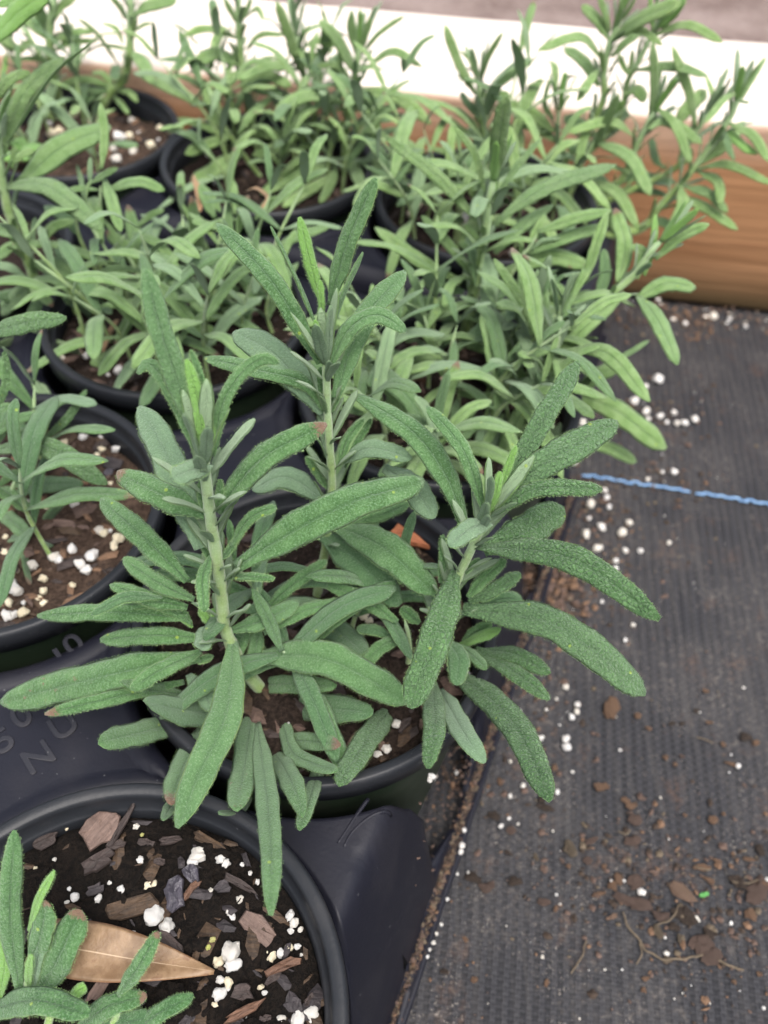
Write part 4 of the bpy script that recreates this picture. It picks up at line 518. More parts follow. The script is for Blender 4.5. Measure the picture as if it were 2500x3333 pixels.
def catmull(pts, t):
    """points (n,3), parameters t in 0..1 along chord length -> positions"""
    P = np.asarray(pts, float)
    if len(P) == 2: P = np.array([P[0], (P[0] + P[1]) / 2, P[1]])
    d = np.r_[0, np.cumsum(np.linalg.norm(P[1:] - P[:-1], axis=1))]; d /= d[-1]
    E = np.vstack([2 * P[0] - P[1], P, 2 * P[-1] - P[-2]])
    out = []
    for x in t:
        i = min(max(int(np.searchsorted(d, x, side='right') - 1), 0), len(P) - 2)
        u = (x - d[i]) / max(d[i + 1] - d[i], 1e-9)
        p0, p1, p2, p3 = E[i], E[i + 1], E[i + 2], E[i + 3]
        out.append(.5 * (2 * p1 + (p2 - p0) * u + (2 * p0 - 5 * p1 + 4 * p2 - p3) * u * u + (3 * p1 - p0 - 3 * p2 + p3) * u ** 3))
    return np.array(out)

# ------------------------------------------------------------------ materials
class NT:
    def __init__(s, name):
        s.m = bpy.data.materials.new(name); s.m.use_nodes = True; s.t = s.m.node_tree; s.b = s.t.nodes['Principled BSDF']
        s.out = s.t.nodes['Material Output']
    def n(s, ty, **kw):
        nd = s.t.nodes.new('ShaderNode' + ty)
        for k, v in kw.items(): setattr(nd, k, v)
        return nd
    def l(s, a, b): s.t.links.new(a, b)
    def put(s, sock, v):
        if hasattr(v, 'is_linked') or hasattr(v, 'links'): s.l(v, sock)
        else: sock.default_value = v
    def val(s, v):
        nd = s.n('Value'); nd.outputs[0].default_value = v; return nd.outputs[0]
    def math(s, op, a, b=None, c=None, clamp=False):
        nd = s.n('Math', operation=op, use_clamp=clamp); s.put(nd.inputs[0], a)
        if b is not None: s.put(nd.inputs[1], b)
        if c is not None: s.put(nd.inputs[2], c)
        return nd.outputs[0]
    def mix(s, f, a, b, bt='MIX'):
        nd = s.n('Mix', data_type='RGBA', blend_type=bt); s.put(nd.inputs[0], f)
        for q, v in ((6, a), (7, b)):
            s.put(nd.inputs[q], v if not isinstance(v, tuple) else (v + (1,))[:4])
        return nd.outputs[2]
    def ramp(s, f, lo, hi):                                   # smooth 0..1 between lo and hi
        nd = s.n('MapRange', interpolation_type='SMOOTHSTEP'); s.put(nd.inputs[0], f); nd.inputs[1].default_value = lo; nd.inputs[2].default_value = hi
        return nd.outputs[0]
    def noise(s, co, sc, det=3, rough=.55):
        nd = s.n('TexNoise'); s.put(nd.inputs['Scale'], sc); nd.inputs['Detail'].default_value = det; nd.inputs['Roughness'].default_value = rough
        if co is not None: s.l(co, nd.inputs['Vector'])
        return nd.outputs['Fac']
    def vor(s, co, sc, feat='F1', rand=1.0):
        nd = s.n('TexVoronoi', feature=feat); nd.inputs['Scale'].default_value = sc; nd.inputs['Randomness'].default_value = rand
        if co is not None: s.l(co, nd.inputs['Vector'])
        return nd
    def attr(s, name, ty='GEOMETRY'):
        return s.n('Attribute', attribute_type=ty, attribute_name=name)
    def objco(s): return s.n('TexCoord').outputs['Object']
    def geo(s): return s.n('NewGeometry')
    def scale(s, co, v):
        nd = s.n('VectorMath', operation='MULTIPLY'); s.l(co, nd.inputs[0]); nd.inputs[1].default_value = v; return nd.outputs[0]
    def bump(s, h, dist, strength=1.0, prev=None):
        nd = s.n('Bump'); s.put(nd.inputs['Height'], h); nd.inputs['Distance'].default_value = dist; nd.inputs['Strength'].default_value = strength
        if prev is not None: s.l(prev, nd.inputs['Normal'])
        return nd.outputs[0]
    def done(s, col, rough=.6, normal=None, spec=.5, **kw):
        s.put(s.b.inputs['Base Color'], col if not isinstance(col, tuple) else (col + (1,))[:4])
        s.put(s.b.inputs['Roughness'], rough); s.b.inputs['Specular IOR Level'].default_value = spec
        if normal is not None: s.l(normal, s.b.inputs['Normal'])
        for k, v in kw.items(): s.put(s.b.inputs[k], v)
        return s.m

def leaf_material():
    t = NT('sage_leaf')
    lc = t.n('SeparateXYZ'); t.l(t.attr('leafco').outputs['Vector'], lc.inputs[0])      # s, t, underside
    mm = t.attr('leafmm').outputs['Vector']                                             # millimetres on the blade
    s_, t_, under = lc.outputs
    rn = t.n('ObjectInfo').outputs['Random']
    young = t.attr('young', 'OBJECT').outputs['Fac']; grey = t.attr('grey', 'OBJECT').outputs['Fac']
    old = t.attr('old', 'OBJECT').outputs['Fac']; brown = t.attr('brown', 'OBJECT').outputs['Fac']
    spots = t.attr('spots', 'OBJECT').outputs['Fac']; rug = t.attr('rugose', 'OBJECT').outputs['Fac']
    marg = t.attr('margin', 'OBJECT').outputs['Fac']
    sa = t.math('ABSOLUTE', s_)
    big = t.noise(mm, .22, 3); mid = t.noise(mm, 1.5, 3, .7); fine = t.noise(mm, 7.0, 2)
    stretch = t.scale(mm, (1.0, .78, 1.0))
    cell = t.vor(stretch, .95, 'DISTANCE_TO_EDGE', .9).outputs['Distance']
    vein = t.math('SUBTRACT', 1.0, t.ramp(cell, .015, .16))
    midrib = t.math('MULTIPLY', t.math('SUBTRACT', 1.0, t.ramp(sa, .03, .11)), t.math('SUBTRACT', 1.0, t.ramp(t_, .8, .95)))
    col = t.mix(t.ramp(big, .3, .7), (.028, .098, .024), (.080, .190, .060))
    col = t.mix(t.math('MULTIPLY', t.ramp(mid, .46, .64), .68), col, (.185, .325, .150))
    col = t.mix(t.math('MULTIPLY', vein, t.math('MULTIPLY_ADD', rug, .50, .22)), col, (.024, .078, .022))
    pale = t.attr('pale', 'OBJECT').outputs['Fac']  # per-plant lightening: brighter light on the rear plants put into leaf colour
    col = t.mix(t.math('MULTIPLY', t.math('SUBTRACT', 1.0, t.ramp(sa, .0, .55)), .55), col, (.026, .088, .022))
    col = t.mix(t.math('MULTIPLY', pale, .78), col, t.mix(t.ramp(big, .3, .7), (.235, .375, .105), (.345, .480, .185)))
    col = t.mix(t.math('MULTIPLY', midrib, .45), col, (.042, .105, .038))
    col = t.mix(t.math('MULTIPLY', rn, .35), col, (.110, .215, .080))
    col = t.mix(t.math('MULTIPLY', old, .5), col, (.060, .125, .060))
    col = t.mix(t.math('MULTIPLY', t.math('ADD', grey, t.math('MULTIPLY', t.ramp(rn, .6, 1.0), .18)), .5), col, (.200, .290, .200))
    col = t.mix(t.math('MULTIPLY', young, .75), col, (.200, .400, .085))
    mg = t.math('MULTIPLY', t.ramp(sa, .88, 1.0), t.math('MULTIPLY_ADD', marg, .6, .4))
    col = t.mix(mg, col, (.260, .420, .105))
    hair = t.math('MULTIPLY', t.ramp(t.noise(t.scale(mm, (1, .55, 1)), 3.6, 3, .75), .56, .66), .42)
    col = t.mix(hair, col, (.42, .56, .36))
    col = t.mix(t.math('MULTIPLY', under, .85), col, (.270, .370, .235))
    # brown dieback at the tip and blotches (shaped by noise, fixed on the blade)
    tipm = t.math('MULTIPLY', brown, t.ramp(t.math('MULTIPLY_ADD', t.math('SUBTRACT', mid, .5), .22, t_), .90, .945))
    spm = t.math('MULTIPLY', spots, t.math('MULTIPLY', t.ramp(t.noise(mm, .33, 4, .7), .60, .66), t.ramp(t_, .45, .7)))
    bm = t.math('MAXIMUM', tipm, spm)
    col = t.mix(bm, col, t.mix(fine, (.09, .05, .03), (.27, .17, .12)))
    dead = t.attr('dead', 'OBJECT').outputs['Fac']
    col = t.mix(dead, col, t.mix(mid, (.30, .16, .075), (.45, .27, .15)))
    # a few tiny yellow specks
    sk = t.vor(mm, .16, 'F1').outputs['Distance']
    col = t.mix(t.math('MULTIPLY', t.math('LESS_THAN', sk, .075), .75), col, (.30, .42, .06))
    upm = t.math('SUBTRACT', 1.0, t.math('MULTIPLY', under, .6))
    h = t.math('MULTIPLY', t.ramp(cell, 0, .30), t.math('MULTIPLY_ADD', rug, .8, .3))
    h = t.math('SUBTRACT', h, t.math('MULTIPLY', midrib, .5))
    nrm = t.bump(t.math('MULTIPLY', h, upm), .00042, 1.0)
    nrm = t.bump(t.noise(mm, 2.2, 3, .7), .00055, 1.0, nrm)
    m = t.done(col, .55, nrm, .30, **{'Sheen Weight': .36, 'Sheen Roughness': .35})
    t.b.inputs['Sheen Tint'].default_value = (.85, 1, .85, 1)
    tr = t.n('BsdfTranslucent'); t.l(t.mix(.35, col, (.30, .52, .05)), tr.inputs[0]); 
    mx = t.n('MixShader'); mx.inputs[0].default_value = .24
    t.l(t.b.outputs[0], mx.inputs[1]); t.l(tr.outputs[0], mx.inputs[2]); t.l(mx.outputs[0], t.out.inputs[0])
    return m

def stem_material():
    t = NT('sage_stem'); co = t.objco()
    mm = t.scale(co, (1000, 1000, 1000))
    n1 = t.noise(mm, .25, 3); hz = t.n('SeparateXYZ'); t.l(t.attr('leafco').outputs['Vector'], hz.inputs[0])
    col = t.mix(t.ramp(n1, .3, .7), (.130, .225, .042), (.205, .305, .080))
    wool = t.math('MULTIPLY', t.ramp(hz.outputs[1], .45, 1.0), .6)
    col = t.mix(wool, col, (.31, .44, .25))
    ring = t.math('SINE', t.math('MULTIPLY', hz.outputs[1], 52.0)); col = t.mix(t.math('MULTIPLY', t.ramp(ring, .975, .995), .3), col, (.13, .15, .05))
    col = t.mix(t.math('MULTIPLY', t.ramp(ring, -.2, -.9), .2), col, (.34, .46, .27))
    hair = t.ramp(t.noise(t.scale(mm, (1.6, 1.6, .5)), 3.0, 2, .7), .52, .68)
    col = t.mix(t.math('MULTIPLY', hair, .35), col, (.50, .62, .42))
    nrm = t.bump(t.noise(mm, 3.5, 2), .00025, .8)
    return t.done(col, .6, nrm, .3, **{'Sheen Weight': .35})

def hair_material():
    t = NT('leaf_hair'); return t.done((.22, .36, .14), .6, None, .3)

def plastic(name, col, rough, dust, wear=0.0):
    t = NT(name); co = t.objco()
    n1 = t.noise(t.scale(co, (1000, 1000, 1000)), .05, 4); n2 = t.noise(t.scale(co, (1000, 1000, 1000)), .9, 3)
    c = t.mix(t.math('MULTIPLY', t.ramp(n1, .45, .8), dust), col, (.11, .10, .095))
    sp = t.ramp(t.noise(t.scale(co, (1000, 1000, 1000)), .55, 2, .6), .735, .77)
    c = t.mix(t.math('MULTIPLY', sp, .4), c, (.25, .25, .26))
    r = t.math('MULTIPLY_ADD', n1, .22, rough - .1)
    nrm = t.bump(n2, .00012, .6)
    return t.done(c, r, nrm, .22)

def soil_material(name, dark, light, amt):
    t = NT(name); co = t.scale(t.objco(), (1000, 1000, 1000))
    n1 = t.noise(co, .12, 4, .65); n2 = t.noise(co, .8, 4, .7)
    c = t.mix(t.ramp(n2, .35, .7), dark, light)
    c = t.mix(t.math('MULTIPLY', t.ramp(n1, .5, .75), amt), c, tuple(x * 1.8 for x in light))
    nrm = t.bump(n2, .0012, 1.0)
    return t.done(c, .85, nrm, .12)

def bark_material(name, a, b, rough=.7):
    t = NT(name); co = t.scale(t.objco(), (1000, 1000, 1000)); rn = t.n('ObjectInfo').outputs['Random']
    fib = t.noise(t.scale(co, (.12, 1.0, .6)), .9, 4, .7); n2 = t.noise(co, .35, 4, .6)
    c = t.mix(t.ramp(fib, .3, .7), a, b); c = t.mix(t.math('MULTIPLY', t.ramp(n2, .5, .8), .6), c, tuple(x * .45 for x in a))
    c = t.mix(t.math('MULTIPLY', rn, .35), c, tuple(x * .5 for x in b))
    nrm = t.bump(fib, .0006, 1.0); nrm = t.bump(n2, .0008, .8, nrm)
    return t.done(c, rough, nrm, .4)

def perlite_material(name, a, b):
    t = NT(name); co = t.scale(t.objco(), (1000, 1000, 1000)); rn = t.n('ObjectInfo').outputs['Random']
    n1 = t.noise(co, 1.2, 4, .65); n0 = t.noise(co, .35, 2)
    c = t.mix(t.math('MULTIPLY', t.ramp(n1, .45, .8), .5), a, b)
    c = t.mix(t.math('MULTIPLY', t.ramp(t.math('ADD', n0, t.math('MULTIPLY', rn, .25)), .62, .8), .6), c, (.50, .42, .27))
    nrm = t.bump(n1, .0004, .9)
    return t.done(c, .85, nrm, .2)

def cloth_material():
    t = NT('woven_ground_cloth'); co = t.objco()
    rot = t.n('VectorRotate', rotation_type='Z_AXIS'); t.l(co, rot.inputs['Vector']); rot.inputs['Angle'].default_value = math.radians(6.5)
    wob = t.n('VectorMath', operation='ADD'); t.l(rot.outputs[0], wob.inputs[0])
    ns = t.n('TexNoise'); ns.inputs['Scale'].default_value = 30; t.l(co, ns.inputs['Vector'])
    sc = t.n('VectorMath', operation='SCALE'); t.l(ns.outputs['Color'], sc.inputs[0]); sc.inputs['Scale'].default_value = .0012; t.l(sc.outputs[0], wob.inputs[1])
    sx = t.n('SeparateXYZ'); t.l(wob.outputs[0], sx.inputs[0])
    kx, ky = 2 * math.pi / .0042, 2 * math.pi / .0030
    wx = t.math('SINE', t.math('MULTIPLY', sx.outputs[0], kx)); wy = t.math('SINE', t.math('MULTIPLY', sx.outputs[1], ky))
    chk = t.math('MULTIPLY', wx, wy)
    fx = t.math('SINE', t.math('MULTIPLY', sx.outputs[0], kx * 3.0)); fy = t.math('SINE', t.math('MULTIPLY', sx.outputs[1], ky * 2.0))
    h = t.math('MULTIPLY_ADD', chk, .30, t.math('MULTIPLY_ADD', wx, .30, t.math('MULTIPLY_ADD', fx, .15, t.math('MULTIPLY', fy, .12))))
    mm = t.scale(co, (1000, 1000, 1000))
    n1 = t.noise(mm, .022, 5, .6); st = t.noise(t.scale(mm, (.30, .012, .02)), 1.0, 4, .6); n2 = t.noise(mm, .35, 4, .65); n3 = t.noise(mm, 1.1, 3, .7)
    c = t.mix(t.ramp(h, -.7, .7), (.0105, .0108, .0130), (.030, .0302, .0345))
    c = t.mix(t.math('MULTIPLY', t.ramp(n1, .40, .70), .45), c, (.046, .044, .045))
    c = t.mix(t.math('MULTIPLY', t.ramp(st, .45, .72), .4), c, (.055, .052, .051))
    c = t.mix(t.math('MULTIPLY', t.math('MULTIPLY', t.ramp(n2, .52, .70), t.ramp(n1, .38, .62)), .5), c, (.12, .104, .092))
    sx2 = t.n('SeparateXYZ'); t.l(co, sx2.inputs[0])
    grit = t.math('MULTIPLY', t.ramp(n3, .60, .68), t.ramp(t.noise(mm, .05, 4, .6), .44, .62))
    c = t.mix(t.math('MULTIPLY', grit, .6), c, (.33, .29, .25))
    br = t.math('MULTIPLY', t.ramp(t.noise(mm, .045, 5, .65), .55, .68), t.ramp(n2, .40, .60))
    c = t.mix(t.math('MULTIPLY', br, .4), c, (.075, .042, .028))
    nrm = t.bump(h, .0005, .8); nrm = t.bump(n3, .0004, .7, nrm)
    return t.done(c, .75, nrm, .22)

def beam_material():
    t = NT('weathered_timber'); co = t.objco()
    sp3 = t.n('SeparateXYZ'); t.l(co, sp3.inputs[0])
    nz = t.n('SeparateXYZ'); t.l(t.n('TexCoord').outputs['Normal'], nz.inputs[0])
    top = t.ramp(nz.outputs[2], .35, .85)
    g1 = t.noise(t.scale(co, (3.0, 40, 40)), 1.0, 5, .55); g2 = t.noise(t.scale(co, (8.0, 260, 260)), 1.0, 4, .6); g3 = t.noise(t.scale(co, (2, 11, 11)), 1.0, 3, .5)
    c = t.mix(t.ramp(g1, .30, .68), (.195, .088, .036), (.335, .175, .085))
    c = t.mix(t.math('MULTIPLY', t.ramp(g3, .45, .62), .5), c, (.27, .135, .060))
    c = t.mix(t.math('MULTIPLY', t.ramp(g2, .55, .75), .35), c, (.16, .065, .028))
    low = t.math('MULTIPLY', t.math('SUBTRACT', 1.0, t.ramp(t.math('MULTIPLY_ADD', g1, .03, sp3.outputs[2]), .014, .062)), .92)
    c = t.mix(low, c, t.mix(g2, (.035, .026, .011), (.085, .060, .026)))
    vst = t.noise(t.scale(co, (28, 4, 4)), 1.0, 3, .5)
    c = t.mix(t.math('MULTIPLY', t.ramp(vst, .58, .75), .3), c, (.12, .065, .035))
    bl = t.mix(t.ramp(g2, .35, .7), (.52, .45, .39), (.66, .60, .54)); bl = t.mix(t.math('MULTIPLY', t.ramp(g1, .58, .72), .55), bl, (.46, .38, .33))
    edge = t.ramp(t.math('MULTIPLY_ADD', g1, .02, sp3.outputs[2]), .100, .127)
    c = t.mix(t.math('MULTIPLY', edge, .5), c, (.42, .31, .24))
    c = t.mix(top, c, bl)
    nrm = t.bump(g2, .0012, .7); nrm = t.bump(g1, .002, .5, nrm)
    return t.done(c, .7, nrm, .3)

def ground_material():
    t = NT('bare_ground'); co = t.objco()
    n1 = t.noise(co, 9, 5, .6); n2 = t.noise(co, 90, 4, .7); n3 = t.noise(co, 300, 3, .7)
    c = t.mix(t.ramp(n1, .35, .65), (.115, .082, .072), (.20, .155, .140)); c = t.mix(t.math('MULTIPLY', t.ramp(n2, .5, .7), .5), c, (.28, .23, .21))
    c = t.mix(t.math('MULTIPLY', t.ramp(n3, .55, .7), .4), c, (.07, .05, .045))
    return t.done(c, .9, t.bump(n2, .004, 1.0), .2)

M_LEAF, M_STEM, M_HAIR = leaf_material(), stem_material(), hair_material()
M_TRAY = plastic('black_tray_plastic', (.0080, .0085, .0140), .46, .06)
M_RIM = plastic('charcoal_pot_rim', (.014, .0155, .0185), .42, .14)
M_POT = plastic('dark_green_pot_wall', (.016, .026, .015), .45, .15)
M_SOIL = soil_material('wet_potting_soil', (.0030, .0024, .0020), (.0105, .0075, .0056), .2)
M_SOIL2 = soil_material('dry_potting_soil', (.024, .0155, .0115), (.072, .048, .035), .6)
M_SOIL3 = soil_material('damp_potting_soil', (.009, .0062, .0048), (.034, .0235, .018), .4)
M_CLOTH, M_BEAM, M_GROUND = cloth_material(), beam_material(), ground_material()
M_PERL = perlite_material('perlite_white', (.68, .67, .65), (.50, .47, .42)); M_PERLC = perlite_material('perlite_cream', (.74, .67, .50), (.55, .46, .27)); M_PERLA = perlite_material('perlite_algae', (.42, .44, .12), (.62, .58, .36))
M_BARK = [bark_material('bark_brown', (.075, .047, .037), (.150, .100, .080)), bark_material('bark_dark', (.017, .0115, .0098), (.045, .031, .027)),
          bark_material('bark_purple_black', (.013, .0105, .0115), (.038, .031, .033)), bark_material('bark_umber', (.019, .011, .006), (.068, .040, .021)),
          bark_material('bark_slate', (.022, .020, .026), (.062, .056, .069), .35), bark_material('rootlet_brown', (.060, .030, .018), (.145, .075, .045)),
          bark_material('bark_orange', (.250, .080, .034), (.36, .135, .060))]
M_CRUMB = [bark_material('crumb_rust', (.105, .058, .033), (.20, .120, .073), .9), bark_material('crumb_brown', (.062, .039, .030), (.125, .082, .064), .9),
           bark_material('crumb_dark', (.025, .017, .012), (.06, .04, .028), .9), bark_material('crumb_olive', (.075, .058, .038), (.15, .115, .078), .9),
           bark_material('leaf_flake', (.14, .085, .055), (.23, .15, .105), .8)]

# ------------------------------------------------------------------ ground, cloth, beam
def build_ground():
    o = mesh('ground', [(-30, -30, 0), (30, -30, 0), (30, 30, 0), (-30, 30, 0)], [(0, 1, 2, 3)], M_GROUND, smooth=False)
    tag(o, 'bare grey brown ground beyond the timber beam', kind='structure')
    # cloth: a sheet with gentle ripples from behind the camera to under the beam
    nx, ny, x0, x1, y0, y1 = 90, 80, -1.1, 1.1, -1.0, .58
    vs, fs = [], []
    for j in range(ny + 1):
        for i in range(nx + 1):
            x, y = x0 + (x1 - x0) * i / nx, y0 + (y1 - y0) * j / ny
            vs.append((x, y, .0035 + .0016 * noise.noise(Vector((x * 11, y * 11, 3)))))
    for j in range(ny):
        for i in range(nx):
            a = j * (nx + 1) + i; fs.append((a, a + 1, a + nx + 2, a + nx + 1))
    c = mesh('ground_cloth', vs, fs, M_CLOTH)
    tag(c, 'black woven ground cloth dusted with soil', kind='structure')
    # blue marker thread woven into the cloth: overlapping short stitches
    mt = NT('blue_thread'); mc = mt.scale(mt.objco(), (1000, 1000, 1000)); m = mt.done(mt.mix(mt.ramp(mt.noise(mc, .5, 3), .4, .7), (.10, .20, .36), (.21, .34, .50)), .6)
    a, b = Vector((BLUE[0][0], BLUE[0][1], 0)) / 1000, Vector((BLUE[1][0], BLUE[1][1], 0)) / 1000
    d = (b - a); L = d.length; d.normalize(); nrm = Vector((-d.y, d.x, 0))
    vs, fs = [], []; step = .0038; k0, k1 = 0, int((L + .5) / step); r = random.Random(3)
    for k in range(k0, k1):
        if k == 15: continue
        c0 = a + d * (k * step) + nrm * (.00042 * (1 if k % 2 else -1) + r.uniform(-.0004, .0004))
        n0 = len(vs); w, l = .00085, step * .66
        for (p, q, z) in ((-1, -.6, 0), (-.6, -1, .0004), (.6, -1, .0004), (1, -.5, 0), (1, .6, 0), (.6, 1, .0004), (-.6, 1, .0004), (-1, .5, 0)):
            v = c0 + d * (p * l) + nrm * (q * w); vs.append((v.x, v.y, .0046 + z))
        v = c0; vs.append((v.x, v.y, .0058))
        for e in range(8): fs.append((n0 + e, n0 + (e + 1) % 8, n0 + 8))
    o = mesh('blue_thread', vs, fs, m); o.parent = c

BY, BYAW, BH, BW = .508, math.radians(-5.2), .124, .124
BD = Vector((math.cos(BYAW), math.sin(BYAW), 0)); BN = Vector((-math.sin(BYAW), math.cos(BYAW), 0))
def build_beam():
    # square timber with eased, slightly wavy arrises; long axis = object x
    prof = []
    r = .006
    for (cx, cy, a0) in ((r, r, 180), (BW - r, r, 270), (BW - r, BH - r, 0), (r, BH - r, 90)):
        for k in range(5):
            a = math.radians(a0 + 90 * k / 4); prof.append((cx + r * math.cos(a), cy + r * math.sin(a)))
    n = len(prof); nx = 120; vs, fs = [], []
    for i in range(nx + 1):
        x = -1.4 + 2.8 * i / nx
        for (y, z) in prof:
            w = .0014 * noise.noise(Vector((x * 5, y * 8, z * 8))) + .0006 * noise.noise(Vector((x * 30, y * 20, z * 20)))
            vs.append((x, y + w, z + w + (.0005 if z < .01 else 0)))
    for i in range(nx):
        for k in range(n):
            k2 = (k + 1) % n; fs.append((i * n + k, i * n + k2, (i + 1) * n + k2, (i + 1) * n + k))
    fs.append(tuple(range(n))[::-1]); fs.append(tuple(nx * n + k for k in range(n)))
    o = mesh('timber_beam', vs, fs, M_BEAM, loc=(BN.x * BY, BN.y * BY, .004)); o.rotation_euler = (0, 0, BYAW)
    tag(o, 'square reddish timber beam with bleached top lying behind the pots', 'timber beam')

# ------------------------------------------------------------------ trays
def tray_z(u, v):
    """height of the tray skin: raised deck, sloping side on the right, open side beside each pot"""
    z = .102
    s = min(max((u - .0400) / .0180, 0), 1); s = s ** 1.7
    vv = ((v + PITCH_T / 2) % PITCH_T) - PITCH_T / 2
    open_ = min(max((.0305 - abs(vv)) / .0015, 0), 1) * min(max((u - .036) / .003, 0), 1)
    z = z - .087 * s
    return z * (1 - open_) + min(z, .022) * open_

def build_tray(name, origin, cols, rows, label, right_side=True, lettering=False):
    """cells around round pockets; (col,row) counted along -U and +V from the origin pot"""
    root = empty(name, (origin.x, origin.y, 0), LA)
    tag(root, label, 'plant tray')
    vs, fs = [], []
    H = PITCH_T / 2; N = 160
    radii = [(.0572, .020, 0), (.0580, .060, 0), (.0586, None, -.010), (.0590, None, -.0035), (.0596, None, -.0010), (.0606, None, 0), (.0622, None, .0008), (.0642, None, .0010), (.0662, None, .0004), (.0672, None, 0)]
    for k in cols:
        for j in rows:
            cu, cv = -k * PITCH_T, j * PITCH_T
            lastr = right_side and k == min(cols)
            ext_r = .0582 if lastr else H
            n0 = len(vs); nr = 0
            for a in range(N):
                ang = 2 * math.pi * a / N; c, s = math.cos(ang), math.sin(ang)
                lim = min((ext_r if c > 0 else H) / max(abs(c), 1e-6), H / max(abs(s), 1e-6))
                lim = max(lim, .0588)
                pts = []
                flat_ = lastr and c > .05
                for (r, z, dz) in radii:
                    if flat_ and z is None: dz = -.003 if r < .0592 else 0
                    rr = min(r, lim)
                    pts.append((rr, z, dz if r <= lim else 0))
                for f in (.12, .24, .36, .48, .6, .72, .84, .93, 1.0): pts.append((max(.0672, .0672 + (lim - .0672) * f) if lim > .0672 else lim, None, 0))
                nr = len(pts)
                for (r, z, dz) in pts:
                    u, v = r * c, r * s
                    if z is None:
                        zt = tray_z(u, v) if lastr else .102
                        z = zt + (dz if zt > .09 else dz * .2)
                    else:
                        zt = tray_z(.0582 * c, .0582 * s) if lastr else .102
                        z = min(z, zt - .004)
                    vs.append((cu + u, cv + v, z))
            for a in range(N):
                a2 = (a + 1) % N
                for q in range(nr - 1):
                    i0, i1 = n0 + a * nr + q, n0 + a2 * nr + q; fs.append((i0, i0 + 1, i1 + 1, i1))
    o = mesh('deck', vs, fs, M_TRAY, root)
    me = o.data; bm = bmesh.new(); bm.from_mesh(me); bmesh.ops.remove_doubles(bm, verts=bm.verts, dist=2e-5)
    bmesh.ops.recalc_face_normals(bm, faces=bm.faces); bm.to_mesh(me); bm.free(); me.polygons.foreach_set('use_smooth', [True] * len(me.polygons))
    # outer skirt on the sides that are not the sloping one, and the flat lip on the right
    u0, u1 = -max(cols) * PITCH_T - H, -min(cols) * PITCH_T + (.0582 if right_side else H)
    v0, v1 = min(rows) * PITCH_T - H, max(rows) * PITCH_T + H
    def skirt(pts):
        vs, fs = [], []
        for (p, out) in pts:
            for (d, z) in ((0, .102), (.004, .1005), (.007, .095), (.010, .03), (.011, .012), (.014, .0115), (.014, .0095)):
                vs.append((p[0] + out[0] * d, p[1] + out[1] * d, z))
        for i in range(len(pts) - 1):
            for q in range(6): fs.append((i * 7 + q, i * 7 + q + 1, (i + 1) * 7 + q + 1, (i + 1) * 7 + q))
        return vs, fs
    seq = [((u0, v0), (0, -1)), ((u1 - .012, v0), (0, -1))], [((u0, v1), (0, 1)), ((u1 - .012, v1), (0, 1))], [((u0, v0), (-1, 0)), ((u0, v1), (-1, 0))]
    if not right_side: seq = seq + ([((u1, v0), (1, 0)), ((u1, v1), (1, 0))],)
    for sq in seq: mesh('side_wall', *skirt(sq), M_TRAY, root)
    if right_side:
        vs, fs = [], []; n = int((v1 - v0) / .004)
        prof = ((-.0006, .0150), (.0002, .0136), (.0034, .0138), (.0044, .0146), (.0052, .0140), (.0054, .0100))
        for i in range(n + 1):
            v = v0 + (v1 - v0) * i / n; w = .0004 * noise.noise(Vector((v * 40, 0, 5)))
            for (d, z) in prof: vs.append((u1 + d + w, v, z + w))
        for i in range(n):
            for q in range(5): fs.append((i * 6 + q, i * 6 + q + 1, (i + 1) * 6 + q + 1, (i + 1) * 6 + q))
        mesh('lip', vs, fs, M_TRAY, root)
    return root

def tube(pts, rad, seg=8, taper=1.0, flat=1.0):
    P = np.asarray(pts, float); n = len(P); vs, fs = [], []
    T = np.gradient(P, axis=0); T /= np.linalg.norm(T, axis=1)[:, None]
    ref = np.array([.31, .17, .93]); 
    for i in range(n):
        a = np.cross(T[i], ref); a /= np.linalg.norm(a); b = np.cross(T[i], a)
        r = rad * (1 + (taper - 1) * i / (n - 1)) if np.isscalar(rad) else rad[i]
        for k in range(seg):
            th = 2 * math.pi * k / seg; vs.append(P[i] + r * (math.cos(th) * a + math.sin(th) * flat * b))
    for i in range(n - 1):
        for k in range(seg):
            k2 = (k + 1) % seg; fs.append((i * seg + k, i * seg + k2, (i + 1) * seg + k2, (i + 1) * seg + k))
    fs.append(tuple(range(seg))[::-1]); fs.append(tuple((n - 1) * seg + k for k in range(seg)))
    return vs, fs

